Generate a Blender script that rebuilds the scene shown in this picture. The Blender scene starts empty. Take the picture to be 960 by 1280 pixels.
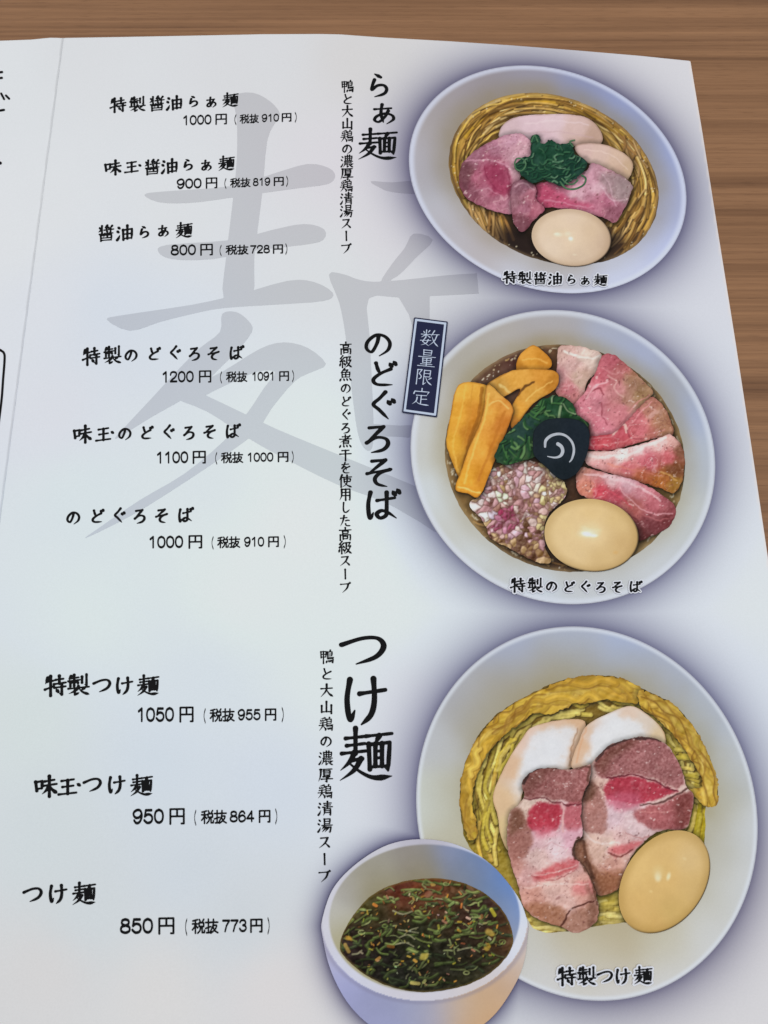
import bpy, math, random
import numpy as np

C = bpy.context.scene.collection
SC = bpy.context.scene

# ------------------------------------------------------------------ camera, world, lamps, exposure
FPX = 931.0                       # focal length in pixels of a 960x1280 frame
TILT = math.radians(15.4)         # lens leaning back from straight down
DIST = 0.207                      # metres from the lens to the paper along the axis
CAMX, CAMY, CAMZ = 0.0, -DIST * math.sin(TILT), DIST * math.cos(TILT)
cd = bpy.data.cameras.new('camera'); cam = bpy.data.objects.new('camera', cd); C.objects.link(cam)
cd.sensor_fit = 'VERTICAL'; cd.sensor_height = 36.0; cd.lens = 36.0 * FPX / 1280.0
cd.clip_start = 0.005; cd.clip_end = 50
cam.location = (CAMX, CAMY, CAMZ); cam.rotation_euler = (TILT, 0, 0)
cd.dof.use_dof = True; cd.dof.focus_distance = 0.212; cd.dof.aperture_fstop = 26.0
SC.camera = cam

w = bpy.data.worlds.new('World'); SC.world = w; w.use_nodes = True
w.node_tree.nodes['Background'].inputs[0].default_value = (0.87, 0.95, 1.0, 1)
w.node_tree.nodes['Background'].inputs[1].default_value = 0.285

def lamp(name, loc, aim, sx, sy, power, col):
    l = bpy.data.lights.new(name, 'AREA'); l.shape = 'RECTANGLE'; l.size = sx; l.size_y = sy
    l.energy = power; l.color = col
    o = bpy.data.objects.new(name, l); C.objects.link(o); o.location = loc
    d = np.array(aim, float) - np.array(loc, float)
    o.rotation_euler = (math.atan2(math.hypot(d[0], d[1]), -d[2]), 0, math.atan2(d[1], d[0]) - math.pi / 2)
    return o
lamp('ceiling_lamp', (-0.42, 0.30, 1.25), (0, 0, 0), 0.9, 0.6, 6.6, (1.0, 0.965, 0.92))
lamp('ceiling_lamp', (0.70, -0.20, 1.3), (0, 0, 0), 0.7, 0.5, 5.1, (0.95, 0.97, 1.0))
SC.view_settings.view_transform = 'Standard'; SC.view_settings.look = 'None'
SC.view_settings.exposure = 0.14; SC.view_settings.gamma = 1.0
LIGHT = 0.74                      # brightness of a white matt sheet under these lamps
GAIN = (1.0, 1.0, 1.0)

# ------------------------------------------------------------------ sheet geometry: measured points -> table space
PAPER = 0.0009                    # paper top above the table
ca, sa = math.cos(TILT), math.sin(TILT)
def rays(px, py):
    u = (np.asarray(px, float) - 480.0) / FPX; v = (640.0 - np.asarray(py, float)) / FPX
    return u, v * ca + sa, v * sa - ca      # world direction
def flat(px, py, z=0.0):
    dx, dy, dz = rays(px, py)
    t = (z - CAMZ) / dz
    return CAMX + dx * t, CAMY + dy * t
FX0, FY0 = flat(78.0, 47.5); FX1, FY1 = flat(-92.0, 1340.0)      # the fold
FL = math.hypot(FX1 - FX0, FY1 - FY0); FUX, FUY = (FX1 - FX0) / FL, (FY1 - FY0) / FL
def sheet(x, y):
    """height of the paper over the table: a low arch from the fold to the outer edge, a crease at the fold"""
    s = (x - FX0) * FUX + (y - FY0) * FUY            # along the fold from the top edge
    d = -(x - FX0) * FUY + (y - FY0) * FUX           # across, + to the right page
    if FUY < 0: pass
    u = np.clip(d / 0.208, -1, 1)
    amp = 0.0014 + 0.0030 * np.exp(-np.clip(s, -0.02, 9) / 0.075)
    arch = np.where(u > 0, np.sin(np.pi * np.clip(u, 0, 1)) * amp, np.sin(np.pi * np.clip(-u, 0, 1)) * 0.0012)
    crease = -0.00022 * np.exp(-(d / 0.00055) ** 2) + 0.00010 * np.exp(-((d + 0.0016) / 0.0010) ** 2)
    wave = 0.00008 * np.sin(31 * x + 17 * y) + 0.00006 * np.sin(57 * y - 23 * x + 1)
    return PAPER + arch + crease + wave
def onto(px, py, lift=0.0):
    z = np.full(np.shape(px), PAPER)
    for _ in range(9):
        x, y = flat(px, py, z)
        z = sheet(x, y) + lift
    x, y = flat(px, py, z)
    return np.stack([x, y, z], -1)
LAYER = 0.00003

# ------------------------------------------------------------------ noise and painting helpers (printed ink)
def _hash(i, j, seed):
    n = (i.astype(np.int64) * 374761393 + j.astype(np.int64) * 668265263 + seed * 974634541) & 0x7fffffff
    n = ((n ^ (n >> 13)) * 1274126177) & 0x7fffffff
    return ((n ^ (n >> 16)) & 0xffff) / 65535.0
def vn(x, y, s, seed=0):
    x = np.asarray(x) / s; y = np.asarray(y) / s
    i = np.floor(x); j = np.floor(y); f = x - i; g = y - j
    f = f * f * (3 - 2 * f); g = g * g * (3 - 2 * g)
    a = _hash(i, j, seed); b = _hash(i + 1, j, seed); c = _hash(i, j + 1, seed); d = _hash(i + 1, j + 1, seed)
    return (a * (1 - f) + b * f) * (1 - g) + (c * (1 - f) + d * f) * g * 1.0
def fbm(x, y, s, seed=0, o=3):
    t = 0; a = 0.5; n = 0
    for k in range(o):
        t = t + a * vn(x, y, s, seed + k * 7); n += a; a *= .5; s *= .5
    return t / n - 0.5
def emb(x, y, s, seed, k, o=3):
    return k * (fbm(x + .8, y + 1.0, s, seed, o) - fbm(x - .8, y - 1.0, s, seed, o))
def sstep(a, b, x):
    t = np.clip((x - a) / (b - a), 0, 1); return t * t * (3 - 2 * t)
def mix(c, m, col):
    m = np.clip(m, 0, 1)[..., None]
    return c * (1 - m) + np.asarray(col, float) * m
def seg_dist(x, y, pts, radii=None):
    """distance to a polyline (minus a radius interpolated along it)"""
    best = np.full(np.shape(x), 1e9)
    for k in range(len(pts) - 1):
        (ax, ay), (bx, by) = pts[k], pts[k + 1]
        vx, vy = bx - ax, by - ay; L = vx * vx + vy * vy + 1e-12
        t = np.clip(((x - ax) * vx + (y - ay) * vy) / L, 0, 1)
        d = np.hypot(x - ax - t * vx, y - ay - t * vy)
        if radii is not None: d = d - (radii[k] * (1 - t) + radii[k + 1] * t)
        best = np.minimum(best, d)
    return best
def catmull(pts, closed=False, n=6):
    P = [np.array(p, float) for p in pts]; out = []; N = len(P)
    if N < 3: return [tuple(p) for p in P]
    for i in range(N if closed else N - 1):
        if closed: a, b, c, d = P[i - 1], P[i], P[(i + 1) % N], P[(i + 2) % N]
        else: a, b, c, d = P[max(i - 1, 0)], P[i], P[i + 1], P[min(i + 2, N - 1)]
        for k in range(n):
            t = k / n
            out.append(tuple(0.5 * ((2 * b) + (c - a) * t + (2 * a - 5 * b + 4 * c - d) * t * t + (3 * b - a - 3 * c + d) * t ** 3)))
    if not closed: out.append(tuple(P[-1]))
    return out
def poly_sdf(x, y, pts):
    d = np.full(x.shape, 1e9); ins = np.zeros(x.shape, bool); N = len(pts)
    for k in range(N):
        (ax, ay), (bx, by) = pts[k], pts[(k + 1) % N]
        vx, vy = bx - ax, by - ay; L = vx * vx + vy * vy + 1e-12
        t = np.clip(((x - ax) * vx + (y - ay) * vy) / L, 0, 1)
        d = np.minimum(d, (x - ax - t * vx) ** 2 + (y - ay - t * vy) ** 2)
        if abs(vy) > 1e-9:
            ins ^= ((ay > y) != (by > y)) & (x < vx * (y - ay) / vy + ax)
    return np.where(ins, -1, 1) * np.sqrt(d)
def idw(x, y, pts, p=3.0, e=25.0):
    num = 0; den = 0
    for (cx, cy, col) in pts:
        wt = 1.0 / ((x - cx) ** 2 + (y - cy) ** 2 + e) ** (p / 2)
        num = num + wt[..., None] * np.asarray(col, float); den = den + wt
    return num / den[..., None]
def gk(x, y, pts, sig):
    num = 0; den = 0
    for (cx, cy, col) in pts:
        d2 = (x - cx) ** 2 + (y - cy) ** 2
        wt = np.exp(-d2 / (2 * sig * sig)) + 1e-4 * np.exp(-d2 / (18 * sig * sig)) + 1e-12
        num = num + wt[..., None] * np.asarray(col, float); den = den + wt
    return num / den[..., None]
def blob(x, y, cx, cy, rx, ry, ang=0, soft=.35):
    a = math.radians(ang); c, s = math.cos(a), math.sin(a)
    u = ((x - cx) * c + (y - cy) * s) / rx; v = (-(x - cx) * s + (y - cy) * c) / ry
    return sstep(1 + soft, 1 - soft, np.hypot(u, v))
def stroke(c, x, y, pts, wd, col, soft=.7, a=1.0, smooth=True):
    if smooth: pts = catmull(pts, n=4)
    xs = [p[0] for p in pts]; ys = [p[1] for p in pts]; m = wd + soft + .5
    q = np.nonzero((x > min(xs) - m) & (x < max(xs) + m) & (y > min(ys) - m) & (y < max(ys) + m))[0]
    if len(q):
        d = seg_dist(x[q], y[q], pts)
        c[q] = mix(c[q], a * sstep(wd + soft, wd - soft, d), col)
    return c
def ink(srgb):
    """colour of the print as seen under the lamps -> reflectance"""
    s = np.clip(np.asarray(srgb, float), 0, 255) / 255.0
    l = np.where(s <= 0.04045, s / 12.92, ((s + 0.055) / 1.055) ** 2.4) / LIGHT * np.array(GAIN)
    return np.clip(l, 0.002, 0.93)

# ------------------------------------------------------------------ materials
def nt(name):
    m = bpy.data.materials.new(name); m.use_nodes = True
    return m, m.node_tree.nodes, m.node_tree.links, m.node_tree.nodes['Principled BSDF']
def print_material(name, rough=0.5, spec=0.06, fixed=None):
    m, N, L, b = nt(name)
    tc = N.new('ShaderNodeTexCoord')
    n1 = N.new('ShaderNodeTexNoise'); n1.inputs['Scale'].default_value = 2600; n1.inputs['Detail'].default_value = 3
    L.new(tc.outputs['Object'], n1.inputs['Vector'])
    mr = N.new('ShaderNodeMapRange'); mr.inputs['To Min'].default_value = 0.955; mr.inputs['To Max'].default_value = 1.045
    L.new(n1.outputs['Fac'], mr.inputs['Value'])
    mul = N.new('ShaderNodeVectorMath'); mul.operation = 'SCALE'
    if fixed is None:
        at = N.new('ShaderNodeAttribute'); at.attribute_name = 'Col'; L.new(at.outputs['Color'], mul.inputs[0])
    else: mul.inputs[0].default_value = tuple(fixed)
    L.new(mr.outputs['Result'], mul.inputs['Scale']); L.new(mul.outputs[0], b.inputs['Base Color'])
    b.inputs['Roughness'].default_value = rough; b.inputs['Specular IOR Level'].default_value = spec
    n2 = N.new('ShaderNodeTexNoise'); n2.inputs['Scale'].default_value = 900; n2.inputs['Detail'].default_value = 4
    L.new(tc.outputs['Object'], n2.inputs['Vector'])
    bp = N.new('ShaderNodeBump'); bp.inputs['Strength'].default_value = 0.05; bp.inputs['Distance'].default_value = 0.0004
    L.new(n2.outputs['Fac'], bp.inputs['Height']); L.new(bp.outputs['Normal'], b.inputs['Normal'])
    return m
M_PRINT = print_material('coated_print')
M_INK = print_material('black_ink', 0.5, 0.06, (0.006, 0.006, 0.007))
M_WHITE = print_material('white_ink', 0.5, 0.06, tuple(ink((205, 206, 214))))
M_BADGE = print_material('badge_white_ink', 0.5, 0.06, tuple(ink((178, 188, 206))))
M_NAVY = print_material('navy_ink', 0.5, 0.06, tuple(ink((33, 36, 62))))

def wood_material():
    m, N, L, b = nt('oiled_wood')
    tc = N.new('ShaderNodeTexCoord')
    def mapped(sx, sy, rot=0.0):
        mp = N.new('ShaderNodeMapping'); mp.inputs['Scale'].default_value = (sx, sy, 30)
        mp.inputs['Rotation'].default_value = (0, 0, rot); L.new(tc.outputs['Object'], mp.inputs['Vector']); return mp
    def noise(mp, sc, det=4, dist=0.0, rgh=.5):
        n = N.new('ShaderNodeTexNoise'); n.inputs['Scale'].default_value = sc; n.inputs['Detail'].default_value = det
        n.inputs['Distortion'].default_value = dist; n.inputs['Roughness'].default_value = rgh
        L.new(mp.outputs['Vector'], n.inputs['Vector']); return n
    a = noise(mapped(2.2, 150), 1.0, 3, 0.5)          # broad growth rings
    f = noise(mapped(9, 900, .006), 1.0, 4, 0.25)    # fine fibres
    g = noise(mapped(120, 3200, .004), 1.0, 2)        # pores
    pt = noise(mapped(6, 26, .05), 1.0, 3, .6)                 # tone patches
    def ramp(src, stops):
        r = N.new('ShaderNodeValToRGB'); e = r.color_ramp.elements
        while len(e) < len(stops): e.new(0.5)
        for k, (p, c) in enumerate(stops): e[k].position = p; e[k].color = (*c, 1)
        L.new(src.outputs['Fac'], r.inputs['Fac']); return r
    base = ramp(a, [(.26, ink((96, 66, 45))), (.44, ink((126, 91, 64))), (.58, ink((138, 101, 72))), (.76, ink((108, 76, 53)))])
    fib = ramp(f, [(.30, (.80, .77, .75)), (.47, (.97, .97, .97)), (.72, (1.16, 1.16, 1.15))])
    por = ramp(g, [(.30, (.74, .72, .70)), (.42, (1, 1, 1)), (.8, (1.06, 1.06, 1.06))])
    pat = ramp(pt, [(.3, (.80, .77, .74)), (.68, (1.14, 1.13, 1.12))])
    cur = base.outputs['Color']
    for r in (fib, por, pat):
        mx = N.new('ShaderNodeMix'); mx.data_type = 'RGBA'; mx.blend_type = 'MULTIPLY'; mx.inputs['Factor'].default_value = 0.85
        L.new(cur, mx.inputs['A']); L.new(r.outputs['Color'], mx.inputs['B']); cur = mx.outputs['Result']
    L.new(cur, b.inputs['Base Color'])
    b.inputs['Roughness'].default_value = 0.48; b.inputs['Specular IOR Level'].default_value = 0.3
    bp = N.new('ShaderNodeBump'); bp.inputs['Strength'].default_value = 0.25; bp.inputs['Distance'].default_value = 0.0003
    L.new(f.outputs['Fac'], bp.inputs['Height']); L.new(bp.outputs['Normal'], b.inputs['Normal'])
    return m
M_WOOD = wood_material()
def edge_material():
    m, N, L, b = nt('cut_paper_edge')
    tc = N.new('ShaderNodeTexCoord'); n = N.new('ShaderNodeTexNoise'); n.inputs['Scale'].default_value = 700
    L.new(tc.outputs['Object'], n.inputs['Vector'])
    r = N.new('ShaderNodeValToRGB'); r.color_ramp.elements[0].color = (*ink((205, 186, 168)), 1); r.color_ramp.elements[1].color = (*ink((236, 222, 206)), 1)
    L.new(n.outputs['Fac'], r.inputs['Fac']); L.new(r.outputs['Color'], b.inputs['Base Color']); b.inputs['Roughness'].default_value = .8
    return m
M_EDGE = edge_material()

# ------------------------------------------------------------------ mesh builders
def mesh_obj(name, verts, tris, mats, cols=None, parent=None, label=None, mat_idx=None):
    me = bpy.data.meshes.new(name)
    V = np.ascontiguousarray(verts, np.float32); T = np.ascontiguousarray(tris, np.int32)
    me.vertices.add(len(V)); me.vertices.foreach_set('co', V.ravel())
    me.loops.add(T.size); me.loops.foreach_set('vertex_index', T.ravel())
    me.polygons.add(len(T)); me.polygons.foreach_set('loop_start', np.arange(0, T.size, 3, dtype=np.int32))
    if mat_idx is not None: me.polygons.foreach_set('material_index', np.asarray(mat_idx, np.int32))
    me.polygons.foreach_set('use_smooth', np.ones(len(T), bool))
    if cols is not None:
        a = me.color_attributes.new('Col', 'FLOAT_COLOR', 'POINT')
        a.data.foreach_set('color', np.ascontiguousarray(np.concatenate([cols, np.ones((len(V), 1))], 1), np.float32).ravel())
    for m in (mats if isinstance(mats, (list, tuple)) else [mats]): me.materials.append(m)
    me.update(calc_edges=True); me.validate()
    o = bpy.data.objects.new(name, me); C.objects.link(o)
    if parent is not None: o.parent = parent
    if label: o['label'] = label
    return o
def march(x0, y0, x1, y1, step, sdf):
    """triangles of the region sdf < 0, edge vertices laid on the outline"""
    nx = max(2, int(math.ceil((x1 - x0) / step)) + 1); ny = max(2, int(math.ceil((y1 - y0) / step)) + 1)
    X, Y = np.meshgrid(np.linspace(x0, x1, nx), np.linspace(y0, y1, ny))
    S = sdf(X.ravel(), Y.ravel()); X = X.ravel(); Y = Y.ravel()
    S = np.where(np.abs(S) < 1e-4, -1e-4, S)
    i = (np.arange(ny - 1)[:, None] * nx + np.arange(nx - 1)[None, :]).ravel()
    T = np.concatenate([np.stack([i, i + nx, i + 1], 1), np.stack([i + 1, i + nx, i + nx + 1], 1)])
    ins = S[T] < 0; cnt = ins.sum(1)
    full = T[cnt == 3]; N = len(X); ek, out = [], [full]
    t1 = T[cnt == 1]; k = np.argmax(ins[cnt == 1], 1) if len(t1) else np.zeros(0, int)
    r = np.arange(len(t1)); a, b, c = t1[r, k], t1[r, (k + 1) % 3], t1[r, (k + 2) % 3]
    t2 = T[cnt == 2]; k2 = np.argmin(ins[cnt == 2], 1) if len(t2) else np.zeros(0, int)
    r2 = np.arange(len(t2)); o, p, q = t2[r2, k2], t2[r2, (k2 + 1) % 3], t2[r2, (k2 + 2) % 3]
    E = np.concatenate([np.stack([a, b], 1), np.stack([a, c], 1), np.stack([o, p], 1), np.stack([o, q], 1)])
    if len(E):
        lo, hi = E.min(1).astype(np.int64), E.max(1).astype(np.int64)
        u, inv = np.unique(lo * N + hi, return_inverse=True); lo, hi = u // N, u % N
        t = S[lo] / (S[lo] - S[hi]); t = np.clip(t, 0, 1)
        ex, ey = X[lo] + t * (X[hi] - X[lo]), Y[lo] + t * (Y[hi] - Y[lo]); inv = inv + N
        n1, n2 = len(t1), len(t2)
        ab, ac, op, oq = inv[:n1], inv[n1:2 * n1], inv[2 * n1:2 * n1 + n2], inv[2 * n1 + n2:]
        out += [np.stack([a, ab, ac], 1), np.stack([op, p, q], 1), np.stack([op, q, oq], 1)]
        X = np.concatenate([X, ex]); Y = np.concatenate([Y, ey])
    T = np.concatenate(out); used, inv = np.unique(T, return_inverse=True)
    return X[used], Y[used], inv.reshape(-1, 3)
def up(T):                # the pictures' y axis points down: turn the faces upward
    return T[:, ::-1]
def printed(name, box, step, sdf, paint, layer, parent, label=None, mat=None):
    X, Y, T = march(*box, step, sdf)
    cols = ink(paint(X, Y)) if paint is not None else None
    P = onto(X, Y); P[:, 2] += layer * LAYER
    T = fix_up(P, T)
    return mesh_obj(name, P, T, mat or M_PRINT, cols, parent, label)
def fix_up(P, T):
    a, b, c = P[T[:, 0]], P[T[:, 1]], P[T[:, 2]]
    nz = (b[:, 0] - a[:, 0]) * (c[:, 1] - a[:, 1]) - (b[:, 1] - a[:, 1]) * (c[:, 0] - a[:, 0])
    T = T.copy(); f = nz < 0; T[f] = T[f][:, ::-1]; return T
def bounds(pts, m=2):
    xs = [p[0] for p in pts]; ys = [p[1] for p in pts]
    return (min(xs) - m, min(ys) - m, max(xs) + m, max(ys) + m)
def K(ox, oy, s):
    return lambda pts: [(ox + x / s, oy + y / s) for (x, y) in pts]

# ------------------------------------------------------------------ the table
def build_table():
    import bmesh
    bm = bmesh.new(); bmesh.ops.create_cube(bm, size=1.0)
    for v in bm.verts: v.co.x *= 1.3; v.co.y *= 0.75; v.co.z = v.co.z * 0.03 - 0.015
    bmesh.ops.bevel(bm, geom=[e for e in bm.edges], offset=0.004, segments=3, affect='EDGES')
    me = bpy.data.meshes.new('table'); bm.to_mesh(me); bm.free(); me.materials.append(M_WOOD)
    for p in me.polygons: p.use_smooth = False
    o = bpy.data.objects.new('table', me); C.objects.link(o); o.location = (0.05, 0.0, 0)
    o['label'] = 'brown wooden tabletop with fine straight grain lying under the open menu'; o['category'] = 'table'
build_table()

menu = bpy.data.objects.new('menu', None); C.objects.link(menu); menu.location = (0, 0, 0)
menu['label'] = 'open white folded ramen menu with three bowl photographs lying on the wooden table'; menu['category'] = 'menu'

# ------------------------------------------------------------------ the pages
def ell(cx, cy, hw, hh, sxy):
    S = np.linalg.inv(np.array([[hw * hw, sxy], [sxy, hh * hh]]))
    def r(x, y):
        dx, dy = x - cx, y - cy
        return np.sqrt(S[0, 0] * dx * dx + 2 * S[0, 1] * dx * dy + S[1, 1] * dy * dy)
    r.box = (cx - hw - 2, cy - hh - 2, cx + hw + 2, cy + hh + 2); r.c = (cx, cy); r.m = (hw + hh) / 2; r.L = np.linalg.cholesky(np.array([[hw * hw, sxy], [sxy, hh * hh]]))
    return r
R1 = ell(684.5, 224.5, 173.5, 142.5, 4300); R1i = ell(692, 224, 131, 107.5, 2900)
R2 = ell(703.5, 571.5, 190.5, 184, 2300); R2i = ell(706, 573, 150, 142, 1500)
R3 = ell(733.5, 1017, 213.5, 234, 4000)
R4 = ell(531, 1149, 128.2, 101, -300); R4i = ell(530.5, 1147.3, 119, 92.3, -300)
CUP = K(380, 1020, 3)(catmull([(68, 390), (70, 450), (95, 560), (140, 660), (195, 735), (262, 792), (340, 835), (440, 850), (540, 838), (640, 800), (720, 735), (790, 630), (825, 540), (838, 440), (838, 400),
                               (800, 300), (700, 180), (580, 110), (450, 86), (320, 105), (200, 175), (110, 270)], True))
TINTS_AND_SHADE = [(100, 80, (208, 206, 207)), (330, 70, (205, 202, 203)), (450, 70, (201, 194, 191)), (840, 90, (205, 199, 202)), (60, 250, (212, 211, 212)), (220, 260, (209, 208, 209)),  # page tone samples; soft grey-blue cast shadow at lower left is painted in
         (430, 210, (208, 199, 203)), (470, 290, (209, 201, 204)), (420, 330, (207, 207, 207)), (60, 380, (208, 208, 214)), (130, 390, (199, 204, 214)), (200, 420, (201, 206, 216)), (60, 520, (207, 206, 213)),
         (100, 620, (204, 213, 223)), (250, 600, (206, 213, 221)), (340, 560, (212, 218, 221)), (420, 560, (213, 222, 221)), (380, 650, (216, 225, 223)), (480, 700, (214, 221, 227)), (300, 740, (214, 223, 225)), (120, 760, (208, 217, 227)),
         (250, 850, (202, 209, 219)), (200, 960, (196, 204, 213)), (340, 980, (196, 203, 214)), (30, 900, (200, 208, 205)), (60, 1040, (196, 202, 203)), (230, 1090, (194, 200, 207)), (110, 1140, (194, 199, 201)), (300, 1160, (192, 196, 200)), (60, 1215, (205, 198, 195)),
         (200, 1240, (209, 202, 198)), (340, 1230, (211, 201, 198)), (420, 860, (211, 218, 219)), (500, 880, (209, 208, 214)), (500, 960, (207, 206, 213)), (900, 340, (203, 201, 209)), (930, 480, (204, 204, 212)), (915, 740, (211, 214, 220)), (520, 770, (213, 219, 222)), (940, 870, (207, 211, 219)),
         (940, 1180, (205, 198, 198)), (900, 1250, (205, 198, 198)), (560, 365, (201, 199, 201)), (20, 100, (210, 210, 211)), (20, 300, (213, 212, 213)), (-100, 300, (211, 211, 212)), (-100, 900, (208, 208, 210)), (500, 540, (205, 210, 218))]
def halo(x, y):
    h = np.zeros(x.shape)
    for R, wd, k in ((R1, 27, .44), (R2, 28, .39), (R3, 32, .41)):
        q = (x > R.box[0] - 160) & (x < R.box[2] + 160) & (y > R.box[1] - 160) & (y < R.box[3] + 160)
        d = np.maximum((R(x[q], y[q]) - 1), 0) * R.m
        s = np.zeros(x.shape); s[q] = k * (.50 * np.exp(-d / 8.0) + .72 * np.exp(-(d / (wd * 1.15)) ** 1.5)); h = np.maximum(h, s) + 0.25 * np.minimum(h, s)
    q = (x > 340) & (x < 740) & (y > 980)
    if q.any():
        d = np.maximum(poly_sdf(x[q], y[q], CUP), 0)
        s = np.zeros(x.shape); s[q] = .28 * np.exp(-d / 6.0) + .30 * np.exp(-(d / 19) ** 1.5); h = np.maximum(h, s) + 0.2 * np.minimum(h, s)
    return h
def page_paint(x, y):
    c = idw(x, y, TINTS_AND_SHADE, 3.2, 1600.0)
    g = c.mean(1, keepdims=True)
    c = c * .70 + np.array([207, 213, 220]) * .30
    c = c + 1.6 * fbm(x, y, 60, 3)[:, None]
    h = halo(x, y)
    tint = np.array([.96, .98, .78])
    c = c * (1 - h[:, None] * tint)
    c = mix(c, .55 * sstep(2.6, .6, seg_dist(x, y, RIGHT[11:19])), (224, 208, 198))
    return c
RIGHT = [(78, 47.5), (150, 46.3), (250, 44.4), (330, 42.8), (400, 42.5), (425, 43), (480, 47), (560, 51.5), (640, 56.8), (720, 63), (800, 69.8), (863, 76.3),
         (878, 166), (897, 287), (919.5, 428), (941, 569), (955, 664), (975, 800), (1050, 1345), (-93, 1345)]
LEFT = [(78, 47.5), (62, 47.2), (40, 49.5), (0, 51), (-120, 54), (-330, 62), (-700, 76), (-1230, 1345), (-93, 1345)]
def page(poly, step, label):
    X, Y, T = march(*bounds(poly, 3), step, lambda x, y: poly_sdf(x, y, poly))
    P = onto(X, Y); T = fix_up(P, T); n = len(P)
    e = np.concatenate([T[:, [0, 1]], T[:, [1, 2]], T[:, [2, 0]]])
    key = np.sort(e, 1); u, idx, cnt = np.unique(key[:, 0].astype(np.int64) * n + key[:, 1], return_index=True, return_counts=True)
    be = e[idx[cnt == 1]]
    P2 = P.copy(); P2[:, 2] -= 0.00032
    bi = np.unique(be); rm = np.full(n, -1); rm[bi] = n + np.arange(len(bi))
    top = P[bi].copy(); low = P2[bi]; k = len(bi)
    V = np.concatenate([P, top, low])
    a, b = rm[be[:, 0]], rm[be[:, 1]]
    side = np.concatenate([np.stack([b, a, a + k], 1), np.stack([b, a + k, b + k], 1)])
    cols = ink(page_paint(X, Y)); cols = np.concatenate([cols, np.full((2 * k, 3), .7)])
    return mesh_obj('page', V, np.concatenate([T, side]), [M_PRINT, M_EDGE], cols, menu, label,
                    np.concatenate([np.zeros(len(T)), np.ones(len(side))]))
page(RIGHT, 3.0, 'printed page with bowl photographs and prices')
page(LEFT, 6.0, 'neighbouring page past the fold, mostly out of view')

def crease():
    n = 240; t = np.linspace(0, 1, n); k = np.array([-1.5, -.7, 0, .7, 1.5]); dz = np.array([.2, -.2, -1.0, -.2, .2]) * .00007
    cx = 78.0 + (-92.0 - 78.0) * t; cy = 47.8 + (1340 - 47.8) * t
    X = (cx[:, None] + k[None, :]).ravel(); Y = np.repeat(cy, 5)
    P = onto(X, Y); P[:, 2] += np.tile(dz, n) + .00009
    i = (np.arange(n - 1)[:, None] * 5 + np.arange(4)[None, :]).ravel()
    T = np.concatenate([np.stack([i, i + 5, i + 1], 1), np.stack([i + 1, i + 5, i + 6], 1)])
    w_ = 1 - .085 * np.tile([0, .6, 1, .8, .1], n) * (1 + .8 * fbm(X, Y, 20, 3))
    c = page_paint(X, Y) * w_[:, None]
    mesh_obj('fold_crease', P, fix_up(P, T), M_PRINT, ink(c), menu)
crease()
# ------------------------------------------------------------------ the large grey character behind the text
k6 = K(0, 320, 2); k1 = K(0, 0, 2)
WM = [[(292, 121), (316, 116), (338, 127), (350, 142), (345, 152), (334, 176), (328, 240), (318, 320), (315, 370), (280, 374), (283, 320), (290, 260), (296, 200), (296, 150)],
      k1([(362, 485), (420, 478), (580, 465), (690, 432), (770, 410), (822, 420), (838, 440), (820, 460), (750, 470), (640, 485), (500, 505), (420, 508), (380, 500)]),
      k1([(395, 628), (420, 612), (580, 600), (680, 575), (760, 560), (810, 573), (808, 600), (760, 612), (640, 626), (530, 648), (430, 648)]),
      k6([(268, 160), (300, 149), (480, 122), (600, 95), (720, 62), (785, 65), (832, 92), (812, 112), (700, 121), (560, 130), (480, 145), (400, 165), (325, 187)]),
      k6([(555, 145), (590, 140), (622, 163), (630, 190), (590, 240), (540, 290), (500, 330), (460, 357), (380, 402), (290, 457), (310, 430), (380, 355), (440, 290), (500, 230), (550, 190)]),
      k6([(460, 340), (560, 287), (650, 232), (710, 216), (770, 230), (815, 270), (780, 290), (738, 312), (680, 380), (640, 440), (560, 500), (440, 580), (330, 648), (215, 705), (240, 685), (350, 610), (460, 545), (560, 462), (620, 390), (660, 330), (688, 290), (640, 290), (560, 325), (500, 352)]),
      k6([(470, 332), (560, 370), (690, 432), (830, 490), (960, 543), (1060, 585), (1110, 610), (1100, 690), (1050, 665), (960, 615), (840, 570), (700, 500), (620, 455), (520, 390), (440, 355)]),
      [(411, 343), (430, 343), (450, 350), (480, 352), (560, 344), (594, 342), (596, 343), (598, 365), (596, 367), (540, 370), (500, 372), (461, 373), (462, 420), (465, 480), (467, 540), (464, 562), (455, 560), (447, 540), (440, 490), (432, 420), (424, 378)],
      [(498, 371), (537, 369), (537, 420), (536, 520), (522, 520), (519, 420), (511, 393)],
      [(466, 530), (500, 532), (530, 531), (560, 540), (560, 552), (500, 546), (466, 545)],
      [(517, 292), (541, 300), (520, 322), (497, 345), (476, 353), (490, 330), (506, 310)],
      [(463, 226.5), (490, 228), (530, 226), (532, 242), (490, 240), (474, 234)]]
WMS = [catmull(p, True, 3) if i not in (8, 9) else p for i, p in enumerate(WM)]
def wm_sdf(x, y):
    d = np.full(x.shape, 1e9)
    for p in WMS:
        b = bounds(p, 6); q = (x > b[0]) & (x < b[2]) & (y > b[1]) & (y < b[3])
        d[q] = np.minimum(d[q], poly_sdf(x[q], y[q], p))
    for R in (R1, R2): d = np.maximum(d, (1.005 - R(x, y)) * R.m)
    return np.where(d > 1e8, 6, d)
def wm_paint(x, y):
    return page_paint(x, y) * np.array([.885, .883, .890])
printed('background_character', (100, 110, 640, 678), 1.5, wm_sdf, wm_paint, 1, menu, 'very large pale grey brush character behind the text')

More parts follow.
